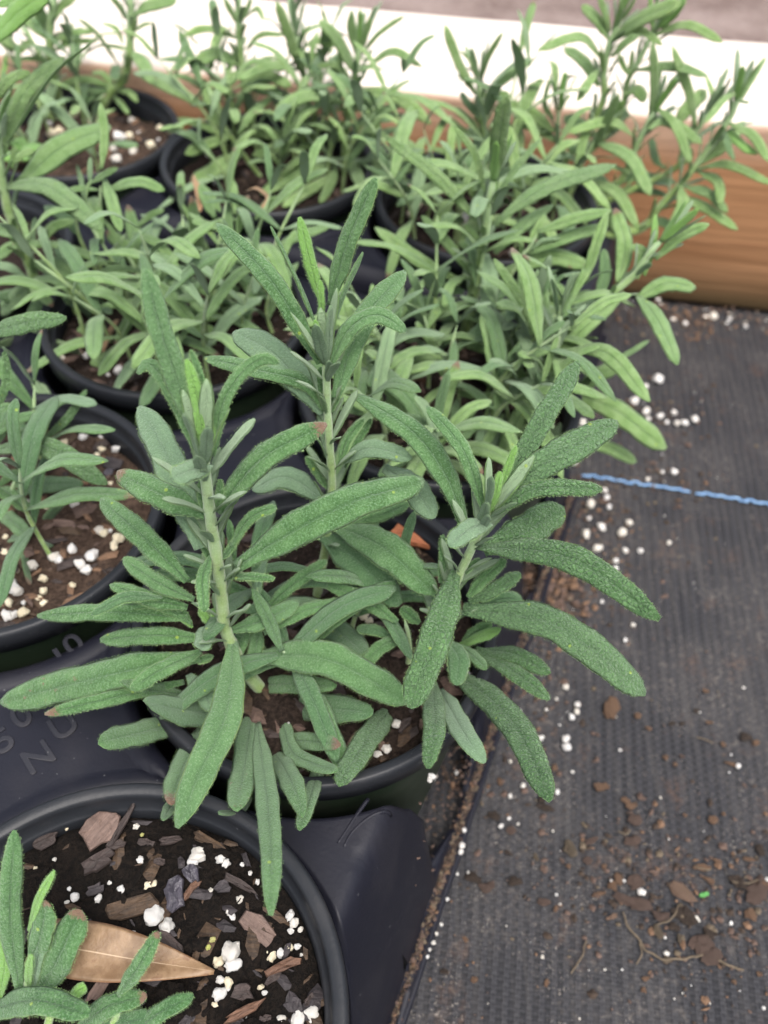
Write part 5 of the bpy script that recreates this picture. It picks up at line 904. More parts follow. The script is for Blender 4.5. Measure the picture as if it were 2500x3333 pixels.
def build_trays():
    oc = Vector((POTS['centre'][0], POTS['centre'][1], 0))
    t = build_tray('plant_tray', oc, (0, 1, 2), (-2, -1, 0, 1), 'black plastic carry tray with embossed lettering holding the front pots')
    inv = Matrix.Translation(t.location) @ Matrix.Rotation(LA, 4, 'Z'); inv.invert()
    # embossed part number, letters lying on the deck and reading along the tray
    mm = plastic('scuffed_lettering_lit_rib', (.017, .0175, .023), .5, .2)
    for ch, (x, y) in GLYPH:
        cu = bpy.data.curves.new('glyph', 'FONT'); cu.body = ch; cu.size = .0115; cu.extrude = .0001; cu.bevel_depth = .00025; cu.align_x = 'CENTER'; cu.align_y = 'CENTER'
        tmp = bpy.data.objects.new('glyph', cu); COL.objects.link(tmp)
        dg = bpy.context.evaluated_depsgraph_get(); me = bpy.data.meshes.new_from_object(tmp.evaluated_get(dg))
        bpy.data.objects.remove(tmp)
        o = link_mesh('embossed_character', me, mm, t, smooth=False); me.materials.clear(); me.materials.append(mm)
        p = inv @ Vector((x / 1000, y / 1000, .1021)); o.location = p; o.rotation_euler = (0, 0, math.radians(62))
    for ri, r_ in enumerate(RIBS):
        pts = []
        for (x, y) in r_:
            p = inv @ Vector((x / 1000, y / 1000, 0)); pts.append((p.x, p.y))
        P = catmull([(a, b, 0) for a, b in pts], np.linspace(0, 1, 16))
        for q in P:
            q[2] = tray_z(q[0], q[1]) - (.00042 if ri < 2 else .0007)
        vs, fs = tube(P, .00062 if ri < 2 else .0012, 8); mesh('rib', vs, fs, M_TRAY if ri < 2 else mm, t)  # last rib takes paler plastic: highlight along its ridge put into the colour
    o2 = Vector((POTS['backright'][0], POTS['backright'][1], 0))
    build_tray('plant_tray', o2, (0, 1), (0,), 'black plastic tray under the two back pots nearest the beam', right_side=False)

# ------------------------------------------------------------------ pots
POT_LABEL = {'near': 'charcoal pot of black wet soil at the near left corner', 'centre': 'charcoal pot with pale scuffed rim in the middle of the tray',
 'left': 'charcoal pot at the left edge with much pale perlite in its soil', 'midright': 'pot behind the middle one, almost hidden by bushy leaves on the right',
 'midleft': 'pot of dead tipped bushy sage between the left pot and the loose green pot', 'backleft': 'dark green pot with black rim standing by the beam at the back left',
 'backmid': 'black pot touching the green back left pot, before the beam', 'backright': 'back right pot under the tallest leaning stems before the beam',
 'off': 'pot behind the left edge pot, mostly outside the picture'}
def build_pot(key):
    x, y, soil_z = POTS[key]
    root = empty('plant_pot', (x, y, .004)); tag(root, POT_LABEL[key], 'plant pot', 'plant pots')
    R, top = RIM_R, RIM_Z - .004
    wall = [(.0001, .004), (.040, .004), (.0415, 0), (.0430, .003), (.0535, top - .012), (.0540, top - .0095), (.0520, top - .0095), (.0515, top - .012), (.0405, .007), (.0001, .007)]
    mesh('pot_wall', *lathe(wall), M_POT, root)
    rim = [(.0541, top - .0098), (.0566, top - .0092), (.0570, top - .0034), (.0569, top - .0014), (.0564, top - .0003), (.0556, top), (.0536, top - .0006), (.0531, top - .0010), (.0528, top - .0022), (.0524, top - .0062), (.0517, top - .0066), (.0513, top - .0072), (.0510, top - .0100), (.0508, top - .0140)]
    mesh('pot_rim', *lathe(rim, 96), M_RIM, root)
    # soil: bumpy disc
    sz = soil_z - .004; vs = [(0, 0, sz)]; fs = []; nr, na = 26, 72; r0 = .0508
    for i in range(1, nr + 1):
        for k in range(na):
            rr = r0 * i / nr; a = 2 * math.pi * k / na + (i % 2) * .04
            px, py = rr * math.cos(a), rr * math.sin(a)
            h = .0022 * noise.noise(Vector((px * 120 + x * 9, py * 120, y * 50))) + .0014 * noise.noise(Vector((px * 420, py * 420, x * 70)))
            vs.append((px, py, sz + h - (.0015 if i == nr else 0)))
    for k in range(na): fs.append((0, 1 + k, 1 + (k + 1) % na))
    for i in range(nr - 1):
        for k in range(na):
            a, b = 1 + i * na + k, 1 + i * na + (k + 1) % na; fs.append((a, a + na, b + na, b))
    wet = key in ('near',)
    so = mesh('soil', vs, fs, M_SOIL if wet else M_SOIL2 if key in ('left', 'backleft') else M_SOIL3, root)
    if key.startswith('off'): return root
    # small bark shreds and fibres joined to the soil
    r = random.Random(sum(map(ord, key)))
    vs, fs, mi = [], [], []
    for q in range(420 if wet else 320):
        rr = .0495 * math.sqrt(r.random()); a = r.uniform(0, 6.283); px, py = rr * math.cos(a), rr * math.sin(a)
        L = r.choice((.0012, .0018, .0025, .004, .0055)) * r.uniform(.7, 1.2); W = L * r.uniform(.18, .6); th = r.uniform(0, 6.283); tl = r.uniform(-.35, .35)
        n0 = len(vs); c, s = math.cos(th), math.sin(th)
        for (e, f, g) in ((-1, -.5, 0), (.1, -1, .2), (1, -.2, 0), (.8, .6, .1), (-.5, 1, 0), (0, 0, 1)):
            lx, ly = e * L * r.uniform(.7, 1), f * W * r.uniform(.7, 1)
            vs.append((px + lx * c - ly * s, py + lx * s + ly * c, sz + .0006 + g * W * .5 + lx * tl + .002 * noise.noise(Vector((px * 120 + x * 9, py * 120, y * 50)))))
        for e in range(5): fs.append((n0 + e, n0 + (e + 1) % 5, n0 + 5)); mi.append(q % 4)
    me = bpy.data.meshes.new('bark_bits'); me.from_pydata(vs, [], fs)
    for m in ((M_BARK[2], M_SOIL, M_BARK[3], M_SOIL) if wet else (M_BARK[1], M_CRUMB[1], M_BARK[3], M_CRUMB[0]) if key in ('left', 'backleft') else (M_BARK[1], M_BARK[3], M_SOIL3, M_CRUMB[1])): me.materials.append(m)
    me.polygons.foreach_set('material_index', mi)
    bb = link_mesh('bark_bits', me, None, so, smooth=False); tag(bb, kind='stuff')
    return root

# ------------------------------------------------------------------ leaves and plants
def leaf_mesh(Q, n, width, seed, hairs, hires):
    """closed blade: upper skin with sunk midrib and rolled-down margins, lower skin, rounded tip, tapered base"""
    r = random.Random(seed); ns, nu = (22, 11) if hires else (12, 9)
    t = np.linspace(0, 1, ns + 1); P = catmull(Q, t)
    d = np.linalg.norm(P[1:] - P[:-1], axis=1); L = d.sum(); s = np.r_[0, np.cumsum(d)] / L
    T = np.gradient(P, axis=0); T /= np.linalg.norm(T, axis=1)[:, None]
    n = np.asarray(n, float); S0 = np.cross(T[ns // 2], n); S0 /= max(np.linalg.norm(S0), 1e-6)
    tw = r.uniform(-.28, .28); tipr = r.uniform(.20, .36); pk = r.uniform(.965, 1.0)
    ph = [r.uniform(0, 6.28) for _ in range(6)]
    V, co, mm, F = [], [], [], []
    us = np.linspace(-1, 1, nu); ul = np.linspace(1, -1, nu)[1:-1]; ring = nu + len(ul)
    roll = r.uniform(.16, .30); edges = ([], [])
    prevS = S0
    for i in range(ns + 1):
        S = prevS - T[i] * (prevS @ T[i]); S /= np.linalg.norm(S); prevS = S
        N = np.cross(S, T[i])
        a = tw * (s[i] - .4); Sx = S * math.cos(a) + N * math.sin(a); Nx = N * math.cos(a) - S * math.sin(a)
        x = s[i]; g = min(1, .42 + .58 * (lambda q: q * q * (3 - 2 * q))(min(x / .34, 1)))
        g *= 1 - .22 * abs(x - .5)
        if x > 1 - tipr: g *= math.sqrt(max(1 - ((x - 1 + tipr) / tipr) ** 2 * pk, .0)) if x < 1 else .16
        w = width / 2 * g
        wl = w * (1 + .05 * math.sin(x * 19 + ph[0]) + .03 * math.sin(x * 41 + ph[1])); wr = w * (1 + .05 * math.sin(x * 17 + ph[2]) + .03 * math.sin(x * 37 + ph[3]))
        th = max(.00022, .0005 * min(1, g * 1.2)) * (1.6 if x < .08 else 1)
        wv = .0005 * math.sin(x * 9 + ph[4]) * (width / .01)
        for (arr, upper) in ((us, True), (ul, False)):
            for u in arr:
                wd = wl if u < 0 else wr
                lat = u * wd; h = -roll * abs(u) ** 2.6 * wd + .07 * wd * abs(u) - .055 * wd * math.exp(-(u / .13) ** 2) + wv * u
                if upper and hires: h += .03 * wd * math.sin(x * L / .0016 + 2.2 * abs(u) + ph[5]) * (1 - abs(u)) * abs(u) * 2
                p = P[i] + Sx * lat + Nx * (h + (th / 2 if upper else -th / 2))
                V.append(p); co.append((u, x, 0 if upper else 1)); mm.append((lat * 1000 + seed % 97 * 11.3, x * L * 1000 + seed % 53 * 7.7, 0 if upper else 40))
        edges[0].append((P[i] + Sx * (-wl) + Nx * (-(roll - .07) * wl), -Sx, Nx, T[i], g)); edges[1].append((P[i] + Sx * wr + Nx * (-(roll - .07) * wr), Sx, Nx, T[i], g))
    for i in range(ns):
        for k in range(ring):
            k2 = (k + 1) % ring; F.append((i * ring + k, i * ring + k2, (i + 1) * ring + k2, (i + 1) * ring + k))
    F.append(tuple(range(ring))[::-1]); F.append(tuple(ns * ring + k for k in range(ring)))
    nf = len(F)
    if hairs:                                                  # short pale hairs along both margins
        for side in edges:
            for i in range(1, ns):
                for q in range(hairs):
                    f = r.random(); (p0, o0, n0, t0, g0), (p1, _, _, _, g1) = side[i], side[i + 1]
                    p = p0 + (p1 - p0) * f; l = r.uniform(.00022, .00060)
                    dr = o0 + n0 * r.uniform(-.5, .5) + t0 * r.uniform(-.2, .9); dr /= np.linalg.norm(dr); k = len(V)
                    V += [p - t0 * .00003, p + t0 * .00003, p + dr * l]; co += [(1, .5, 0)] * 3; mm += [(0, 0, 0)] * 3
                    F.append((k, k + 1, k + 2))
            # tip hairs
    me = bpy.data.meshes.new('leaf'); me.from_pydata([tuple(v) for v in V], [], F); me.update()
    vattr(me, 'leafco', co); vattr(me, 'leafmm', mm)
    me.materials.append(M_LEAF)
    if hairs:
        me.materials.append(M_HAIR); me.polygons.foreach_set('material_index', [0] * nf + [1] * (len(F) - nf))
    return me

FLAGS = dict(y='young', g='grey', k='old', b='brown', s='spots', r='rugose', m='margin', d='dead')
def add_leaf(parent, Q, n, width, fl, seed, hairs, hires, origin, pale=0.0):
    Q = np.asarray(Q, float); base = Q[0].copy()
    me = leaf_mesh(Q - base, n, width, seed, hairs, hires)
    o = link_mesh('leaf', me, None, parent); o.location = Vector(base) - Vector(origin)
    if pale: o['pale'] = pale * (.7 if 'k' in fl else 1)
    for c in fl:
        if c in FLAGS: o[FLAGS[c]] = 1.0
    if 'd' in fl: o['label'] = 'dry tan shrivelled leaf'
    elif 'b' in fl: o['label'] = 'leaf with brown withered tip'
    elif 's' in fl: o['label'] = 'leaf with brown blotches'
    elif 'y' in fl: o['label'] = 'small bright young leaf'
    return o

def add_stem(parent, pts, rad, origin, seed, hairy, name='stem', taper=.6):
    n = max(10, len(pts) * 5); P = catmull(pts, np.linspace(0, 1, n)); r = random.Random(seed)
    rr = [rad * (1 + (taper - 1) * i / (n - 1)) * (1.10 if i % 6 == 0 else 1.0 + r.uniform(-.03, .03)) * (.25 if i == n - 1 else .7 if i == n - 2 else 1) for i in range(n)]
    o3 = np.asarray(origin, float); vs, fs = tube(P - o3, rr, 10)
    co = [(0, (k // 10) / (n - 1), 0) for k in range(len(vs))]
    nf = len(fs)
    if hairy:
        T = np.gradient(P, axis=0); T /= np.linalg.norm(T, axis=1)[:, None]
        for q in range(int(np.linalg.norm(P[-1] - P[0]) * 5200)):
            i = r.randrange(n); a = np.cross(T[i], np.array([.31, .17, .93])); a /= np.linalg.norm(a); b = np.cross(T[i], a); th = r.uniform(0, 6.283)
            f = r.random(); p = P[i] * (1 - f) + P[min(i + 1, n - 1)] * f - o3
            out = a * math.cos(th) + b * math.sin(th); tg = -a * math.sin(th) + b * math.cos(th); l = r.uniform(.0004, .0010); k = len(vs); p = p + out * rr[i] * .97
            vs += [p - tg * .00003, p + tg * .00003, p + (out + T[i] * r.uniform(-.5, .5) + tg * r.uniform(-.4, .4)) * l]; co += [(0, 1, 0)] * 3; fs.append((k, k + 1, k + 2))
    me = bpy.data.meshes.new(name); me.from_pydata([tuple(v) for v in vs], [], fs); me.update(); vattr(me, 'leafco', co)
    me.materials.append(M_STEM)
    if hairy:
        me.materials.append(M_HAIR); me.polygons.foreach_set('material_index', [0] * nf + [1] * (len(fs) - nf))
    return link_mesh(name, me, None, parent)

PLANT_LABEL = {'centre': 'three stemmed woolly sage in the middle pot, the sharpest and largest plant', 'near': 'short young sage at the near left corner, cut off by the picture edge',
 'left': 'low sparse sage in the perlite rich pot at the left edge', 'tall': 'tall thick stemmed sage leaning in at the left edge above the bushy one',
 'midleft': 'bushy sage with many dead brown leaf tips, left behind the middle plant', 'midright': 'sprawling sage with a round facing leaf, right behind the middle plant and over the cloth',
 'backleft': 'sage with two thick bare stems in the green pot at the back left', 'backmid': 'upright sage with three stems before the pale beam top, behind the middle plant',
 'backright': 'leggy sage with long yellow stems leaning right before the beam'}
FILL = {'centre': (3, .022), 'left': (2, .03), 'near': (0, .02), 'midleft': (18, .044), 'midright': (22, .046), 'backleft': (6, .032), 'backmid': (15, .046), 'backright': (19, .049), 'tall': (0, .03)}
LIT_PALE = {'backleft': 1.0, 'backmid': 1.0, 'backright': 1.0, 'midright': .72, 'midleft': .6, 'tall': .7, 'left': .15, 'centre': .06}  # light painted into the leaf colour, strongest on the back plants

def fill_shoots(root, origin, key):
    """short leafy side shoots low in the plant, opposite leaf pairs, so the undergrowth closes as in life"""
    cnt, rad = FILL[key]; r = random.Random(sum(map(ord, key)) * 3); O = np.asarray(origin)
    for q in range(cnt):
        a = r.uniform(0, 6.283); rr = rad * math.sqrt(r.random()); b = O + np.array([rr * math.cos(a), rr * math.sin(a), -.003])
        lean = r.uniform(.02, .5); h = r.uniform(.026, .070); dirv = np.array([math.cos(a), math.sin(a), 0])
        if key == 'centre': h *= .7
        tip = b + dirv * h * lean + np.array([0, 0, h]); mid = (b + tip) / 2 - dirv * h * .12
        st = add_stem(root, [b, mid, tip], .00085, O, q + 17, False)
        m = r.randint(3, 5); P = catmull([b, mid, tip], np.linspace(.35, 1, m)); ax = (tip - b) / np.linalg.norm(tip - b)
        e1 = np.cross(ax, [.2, .9, .1]); e1 /= np.linalg.norm(e1); e2 = np.cross(ax, e1); ph = r.uniform(0, 3.14)
        for i in range(m):
            for sgn in (-1, 1):
                if r.random() < .12: continue
                th = ph + i * 1.57; o = (e1 * math.cos(th) + e2 * math.sin(th)) * sgn
                L = r.uniform(.022, .044) * (1 - .35 * (i == m - 1)); el = r.uniform(.15, .8) + (.5 if i == m - 1 else 0)
                d = o * math.cos(el) + ax * math.sin(el); d /= np.linalg.norm(d); droop = np.array([0, 0, -1]) * L * r.uniform(.02, .25)
                p0 = P[i]; p2 = p0 + d * L + droop; p1 = p0 + d * L * .5 + np.array([0, 0, .08 * L])
                for pp in (p1, p2): pp[2] = max(pp[2], O[2] + .002)
                nh = ax * .6 + np.array([0, 0, .7])
                add_leaf(st, [p0, p1, p2], nh, L * r.uniform(.135, .19), r.choice(('', '', '', 'k', 'g', 'k', 'b') if key != 'centre' else ('k', '', 'k')), r.randrange(10 ** 6), 0, False, O, LIT_PALE.get(key, 0))

def axil_leaves(st, pts, rad, O, key, seed):
    """small narrow leaves standing in the leaf joints up the stem, and the tuft of young leaves that closes its tip"""
    r = random.Random(seed * 31); L = np.linalg.norm(np.diff(pts, axis=0), axis=1).sum(); m = max(3, int(L / (.0075 if key == 'centre' else .0095)))
    tt = np.linspace(.30, .97, m); P = catmull(pts, tt); Pn = catmull(pts, np.minimum(tt + .03, 1.0)); ph = r.uniform(0, 3.14)
    for i in range(m):
        ax = Pn[i] - P[i]; ax /= max(np.linalg.norm(ax), 1e-6); e1 = np.cross(ax, [.2, .9, .1]); e1 /= np.linalg.norm(e1); e2 = np.cross(ax, e1)
        top = i == m - 1
        for q in range(5 if top else 4 if i > m - 3 else 3):
            if not top and r.random() < .25: continue
            th = ph + i * 1.57 + q * (1.35 if top else 2.1) + r.uniform(-.3, .3); o = e1 * math.cos(th) + e2 * math.sin(th)
            el = r.uniform(1.15, 1.42) if top else r.uniform(.75, 1.25); ln = r.uniform(.013, .021) if top else r.uniform(.008, .017)
            d = o * math.cos(el) + ax * math.sin(el); p0 = P[i] + o * rad * .5; p2 = p0 + d * ln; p1 = p0 + d * ln * .5 + ax * ln * .05
            add_leaf(st, [p0, p1, p2], ax * .3 + o * .9, ln * r.uniform(.13, .17) + .0005, 'y' if top and q < 3 else 'g' if i > m - 4 else '', r.randrange(10 ** 6), 4 if key == 'centre' else 0, False, O, .35 if key == 'centre' else min(1.25, 1.3 * LIT_PALE.get(key, 0)))

def build_plants():
    seed = 100
    for key, root_p, stems, leaves in PLANTS:
        root = empty('sage_plant', root_p); tag(root, PLANT_LABEL[key], 'plant', 'potted sage plants')
        O = np.asarray(root_p); fg = key in ('centre', 'near', 'left')
        so = []
        for i, (pts, rad) in enumerate(stems):
            so.append(add_stem(root, np.asarray(pts) / 1000, rad / 1000, O, seed + i, fg or key in ('tall', 'midright')))
        for (si, Q, n, w, fl) in leaves:
            seed += 1
            add_leaf(so[si], np.asarray(Q) / 1000, n, w / 1000, fl, seed * 7919 % 100003, 7 if key in ('centre', 'near') else 3 if key in ('left', 'midright') else 0, fg, O, LIT_PALE.get(key, 0))
        for i, (pts, rad) in enumerate(stems):
            if rad > 1.45 and key != 'near': axil_leaves(so[i], np.asarray(pts) / 1000, rad / 1000, O, key, seed + i)
        fill_shoots(root, O, key)
    # weed seedling with round yellowish leaves in the back left pot
    x, y, z = POTS['backleft']; b = np.array([x - .022, y - .022, z]); root = empty('weed_seedling', tuple(b))
    tag(root, 'tiny round leaved yellow green weed beside the bare stem in the green back left pot', 'weed')
    st = add_stem(root, [b + (0, 0, -.002), b + (.001, 0, .006), b + (0, .001, .013)], .0007, b, 5, False)
    for k, (az, el, L) in enumerate(((-.4, .3, .015), (2.2, .2, .014), (3.9, .3, .016), (5.2, .5, .013))):
        d = np.array([math.cos(az) * math.cos(el), math.sin(az) * math.cos(el), math.sin(el)]); p = b + (0, .001, .012 - .002 * k)
        add_leaf(st, [p, p + d * L * .5, p + d * L - (0, 0, .002)], (0, 0, 1), L * .72, 'y', 900 + k, 0, False, b)

# ------------------------------------------------------------------ perlite, bark, crumbs, dead leaf, roots
def lump(seed, sub=2, rough=.22, flat=1.0):
    r = random.Random(seed); bm = bmesh.new(); bmesh.ops.create_icosphere(bm, subdivisions=sub + (rough < .3), radius=1)
    off = Vector((r.uniform(0, 50), r.uniform(0, 50), r.uniform(0, 50)))
    sc = (r.uniform(.85, 1.15), r.uniform(.75, 1.0), r.uniform(.65, .9) * flat)
    for v in bm.verts:
        k = 1 + rough * noise.noise(v.co * 1.3 + off) * 1.9 + rough * .8 * noise.noise(v.co * 3.0 + off)
        v.co = Vector((v.co.x * k * sc[0], v.co.y * k * sc[1], v.co.z * k * sc[2]))
    me = bpy.data.meshes.new('lump'); bm.to_mesh(me); bm.free(); me.polygons.foreach_set('use_smooth', [True] * len(me.polygons))
    return me

POT_WORD = {'near': 'the nearest pot', 'left': 'the left edge pot', 'centre': 'the middle pot', 'midright': 'the pot right behind the middle one', 'backleft': 'the green back left pot',
 'backmid': 'the back middle pot', 'backright': 'the back right pot', 'midleft': "the bushy left sage's pot"}
def where_in_pot(noun, key, x, y, rr, big=2.1, small=1.05):
    """size and place inside the pot, as seen from the front"""
    dx, dy = x - POTS[key][0], y - POTS[key][1]
    sz = 'large ' if rr > big else 'tiny ' if rr < small else ''
    v = 'back' if dy > .017 else 'front' if dy < -.012 else 'middle'; h = 'left' if dx < -.014 else 'right' if dx > .016 else 'centre'
    pl = '%s %s' % (v, h) if (v, h) != ('middle', 'centre') else 'very middle'
    s = '%s%s at the %s of %s' % (sz, noun, pl, POT_WORD[key]); return s, s

def where_on_cloth(noun, key, x, y, rr):
    sz = 'large ' if rr > 1.9 else 'tiny ' if rr < .95 else ''
    p = Vector((x, y, 0)) - Vector((POTS['centre'][0], POTS['centre'][1], 0)); u, v = p.dot(UX), p.dot(VX)
    h = 'on the cloth by the tray' if u < .095 else 'on the far right cloth' if u > .17 else 'midway across the cloth'
    d = 'before the beam' if v > .22 else 'near the blue thread' if v > .13 else 'beside the middle pot' if v > -.04 else 'beside the nearest pot'
    if key == 'lip': h = 'on the tray edge'
    s = '%s%s %s, %s' % (sz, noun, h, d); return s, s

def build_perlite():
    var = {m: [lump(40 + i + 20 * q, 2, .26) for i in range(6)] for q, m in enumerate((M_PERL, M_PERLC, M_PERLA))}
    for m, l in var.items():
        for me in l: me.materials.append(m)
    ZB = {'cloth': .0045, 'cloth2': .0045, 'lip': .0140}
    for key, lst in PERL.items():
        for e in lst:
            x, y, rr = e[:3]; k = e[3] if len(e) > 3 else 0; m = (M_PERL, M_PERLC, M_PERLA)[k]
            zb = ZB.get(key) or POTS[key][2]
            rr *= .82 if key.startswith('cloth') else .95; sx = rnd.uniform(.9, 1.1)
            if key in POTS:
                lb, g = where_in_pot(('white', 'cream', 'yellow green')[k] + ' perlite granule', key, x / 1000, y / 1000, rr)
            else:
                lb, g = where_on_cloth('white perlite granule', key, x / 1000, y / 1000, rr)
            o = bpy.data.objects.new('perlite_granule', var[m][rnd.randrange(6)]); COL.objects.link(o)
            o.location = (x / 1000, y / 1000, zb + rr / 1000 * .55); o.scale = (rr / 1000 * sx, rr / 1000 / sx, rr / 1000 * .95); o.rotation_euler = (rnd.uniform(-.4, .4), rnd.uniform(-.4, .4), rnd.uniform(0, 6.28))
            tag(o, lb, 'perlite', g)

def chip_mesh(seed, L, asp, pointed=False, thick=.16):
    """split flake: irregular outline, uneven top, broken edge"""
    r = random.Random(seed); n = 11; out = []
    for k in range(n):
        a = 2 * math.pi * k / n + r.uniform(-.27, .27); q = r.uniform(.62, 1.12)
        cx, cy = math.cos(a), math.sin(a)
        px = math.copysign(abs(cx) ** .75, cx) * q; py = math.copysign(abs(cy) ** .75, cy) * q
        if pointed: py *= (.25 + .75 * (1 - (px + 1) / 2))
        out.append((px * L / 2, py * L * asp / 2))
    vs, fs = [], []; t = L * asp * thick + .0005
    for ring, (s, z) in enumerate(((.96, 0), (1.0, t * .55), (.93, t), (.5, t * 1.1))):
        for (x, y) in out: vs.append((x * s, y * s, z + (r.uniform(-.25, .25) * t if ring > 1 else r.uniform(0, .15) * t)))
    vs.append((0, 0, t * 1.15)); vs.append((0, 0, 0))
    for q in range(3):
        for k in range(n): k2 = (k + 1) % n; fs.append((q * n + k, q * n + k2, (q + 1) * n + k2, (q + 1) * n + k))
    for k in range(n): fs.append((3 * n + k, 3 * n + (k + 1) % n, 4 * n)); fs.append(((k + 1) % n, k, 4 * n + 1))
    me = bpy.data.meshes.new('chip'); me.from_pydata(vs, [], fs); me.update(); return me

CHIP_NAMES = {0: 'rough brown bark chip', 1: 'dark bark sliver', 2: 'purple black bark bit', 3: 'long umber wood splinter', 4: 'shiny slate grey bark chip', 5: 'reddish brown twig', 6: 'orange brown bark chip'}
SPECIAL = {('near', 0): 'large squarish brown bark chip at the back of the nearest pot', ('near', 1): 'long pointed dark sliver leaning on the brown chip of the nearest pot',
 ('near', 3): 'long umber splinter left of the big white perlite of the nearest pot', ('near', 4): 'upright slate grey chip in the centre of the nearest pot', ('near', 5): 'slate grey triangular chip touching white perlite in the nearest pot',
 ('near', 10): 'broad rough brown chip at the right of the nearest pot', ('near', 11): 'curved reddish twig at the bottom of the nearest pot', ('near', 12): 'small brown chip standing by the dead leaf',
 ('centre', 0): 'large orange brown bark chip at the back of the middle pot'}
def build_chips():
    s = 300
    for key, lst in CHIPS.items():
        for i, e in enumerate(lst):
            x, y, rr, asp, ang, kind = e; s += 1
            L = rr * 2 / 1000
            me = chip_mesh(s, L, asp, pointed=(key, i) in (('near', 1), ('near', 5), ('near', 18)), thick=.12 if kind != 5 else .5); me.materials.append(M_BARK[kind])
            nm = 'twig' if kind == 5 else 'bark_chip'
            o = link_mesh(nm, me, None, None, (x / 1000, y / 1000, POTS[key][2] + (.0022 if (key, i) in (('near', 1), ('near', 0)) else .0008)), smooth=False)
            o.rotation_euler = (rnd.uniform(-.14, .14) + (.12 if key == 'near' else 0), rnd.uniform(-.14, .14), math.radians(ang))
            if key == 'near' and i == 1: o.rotation_euler = (.0, -.22, math.radians(ang))
            lab, g = where_in_pot(CHIP_NAMES[kind], key, x / 1000, y / 1000, rr, 6.0, 3.0)
            lab = SPECIAL.get((key, i)) or lab
            tag(o, lab, 'twig' if kind == 5 else 'bark chip', None if (key, i) in SPECIAL else g)

def build_dead_leaf():
    t = NT('dead_leaf'); lc = t.n('SeparateXYZ'); t.l(t.attr('leafco').outputs['Vector'], lc.inputs[0]); mm = t.attr('leafmm').outputs['Vector']
    sa = t.math('ABSOLUTE', lc.outputs[0]); n1 = t.noise(mm, .18, 4); n2 = t.noise(mm, 1.0, 3, .7)
    c = t.mix(t.ramp(n1, .35, .65), (.125, .072, .034), (.21, .135, .074)); c = t.mix(t.math('MULTIPLY', t.ramp(n1, .56, .66), .6), c, (.10, .045, .022))
    c = t.mix(t.ramp(n2, .66, .72), c, (.05, .028, .018)); c = t.mix(t.math('MULTIPLY', t.math('SUBTRACT', 1, t.ramp(sa, .01, .035)), .7), c, (.38, .28, .18))
    c = t.mix(t.ramp(sa, .93, 1.0), c, (.20, .10, .05))
    m = t.done(c, .5, t.bump(n2, .0003, .6), .4)
    Q = np.asarray(DEADLEAF) / 1000; Q[:, 2] = (POTS['near'][2] + .0035, POTS['near'][2] + .0042, POTS['near'][2] + .0025)
    ns, nu = 26, 13; t_ = np.linspace(0, 1, ns + 1); P = catmull(Q, t_); T = np.gradient(P, axis=0); T /= np.linalg.norm(T, axis=1)[:, None]
    V, co, mmv, F = [], [], [], []; us = np.linspace(-1, 1, nu); ul = np.linspace(1, -1, nu)[1:-1]; ring = nu + len(ul)
    L = np.linalg.norm(P[-1] - P[0])
    for i in range(ns + 1):
        S = np.cross(T[i], (0, 0, 1)); S /= np.linalg.norm(S); N = np.cross(S, T[i]); x = t_[i]
        w = .0070 * (math.sin(math.pi * min(x * .72 + .26, 1)) ** .85 * (1 - .25 * x) + .001)
        for arr, z0 in ((us, .00025), (ul, -.00025)):
            for u in arr:
                V.append(P[i] + S * u * w + N * (z0 + .20 * abs(u) * w * (1 if u < 0 else .6) + .0005 * math.sin(x * 8 + u * 2))); co.append((u, x, 0)); mmv.append((u * w * 1000, x * L * 1000, 0))
    for i in range(ns):
        for k in range(ring): k2 = (k + 1) % ring; F.append((i * ring + k, i * ring + k2, (i + 1) * ring + k2, (i + 1) * ring + k))
    F.append(tuple(range(ring))[::-1]); F.append(tuple(ns * ring + k for k in range(ring)))
    me = bpy.data.meshes.new('dead_leaf'); b = P[0].copy(); me.from_pydata([tuple(v - b) for v in V], [], F); me.update(); vattr(me, 'leafco', co); vattr(me, 'leafmm', mmv)
    o = link_mesh('dead_leaf', me, m, None, tuple(b)); tag(o, 'dry tan pointed leaf lying on the soil of the nearest pot', 'dead leaf')

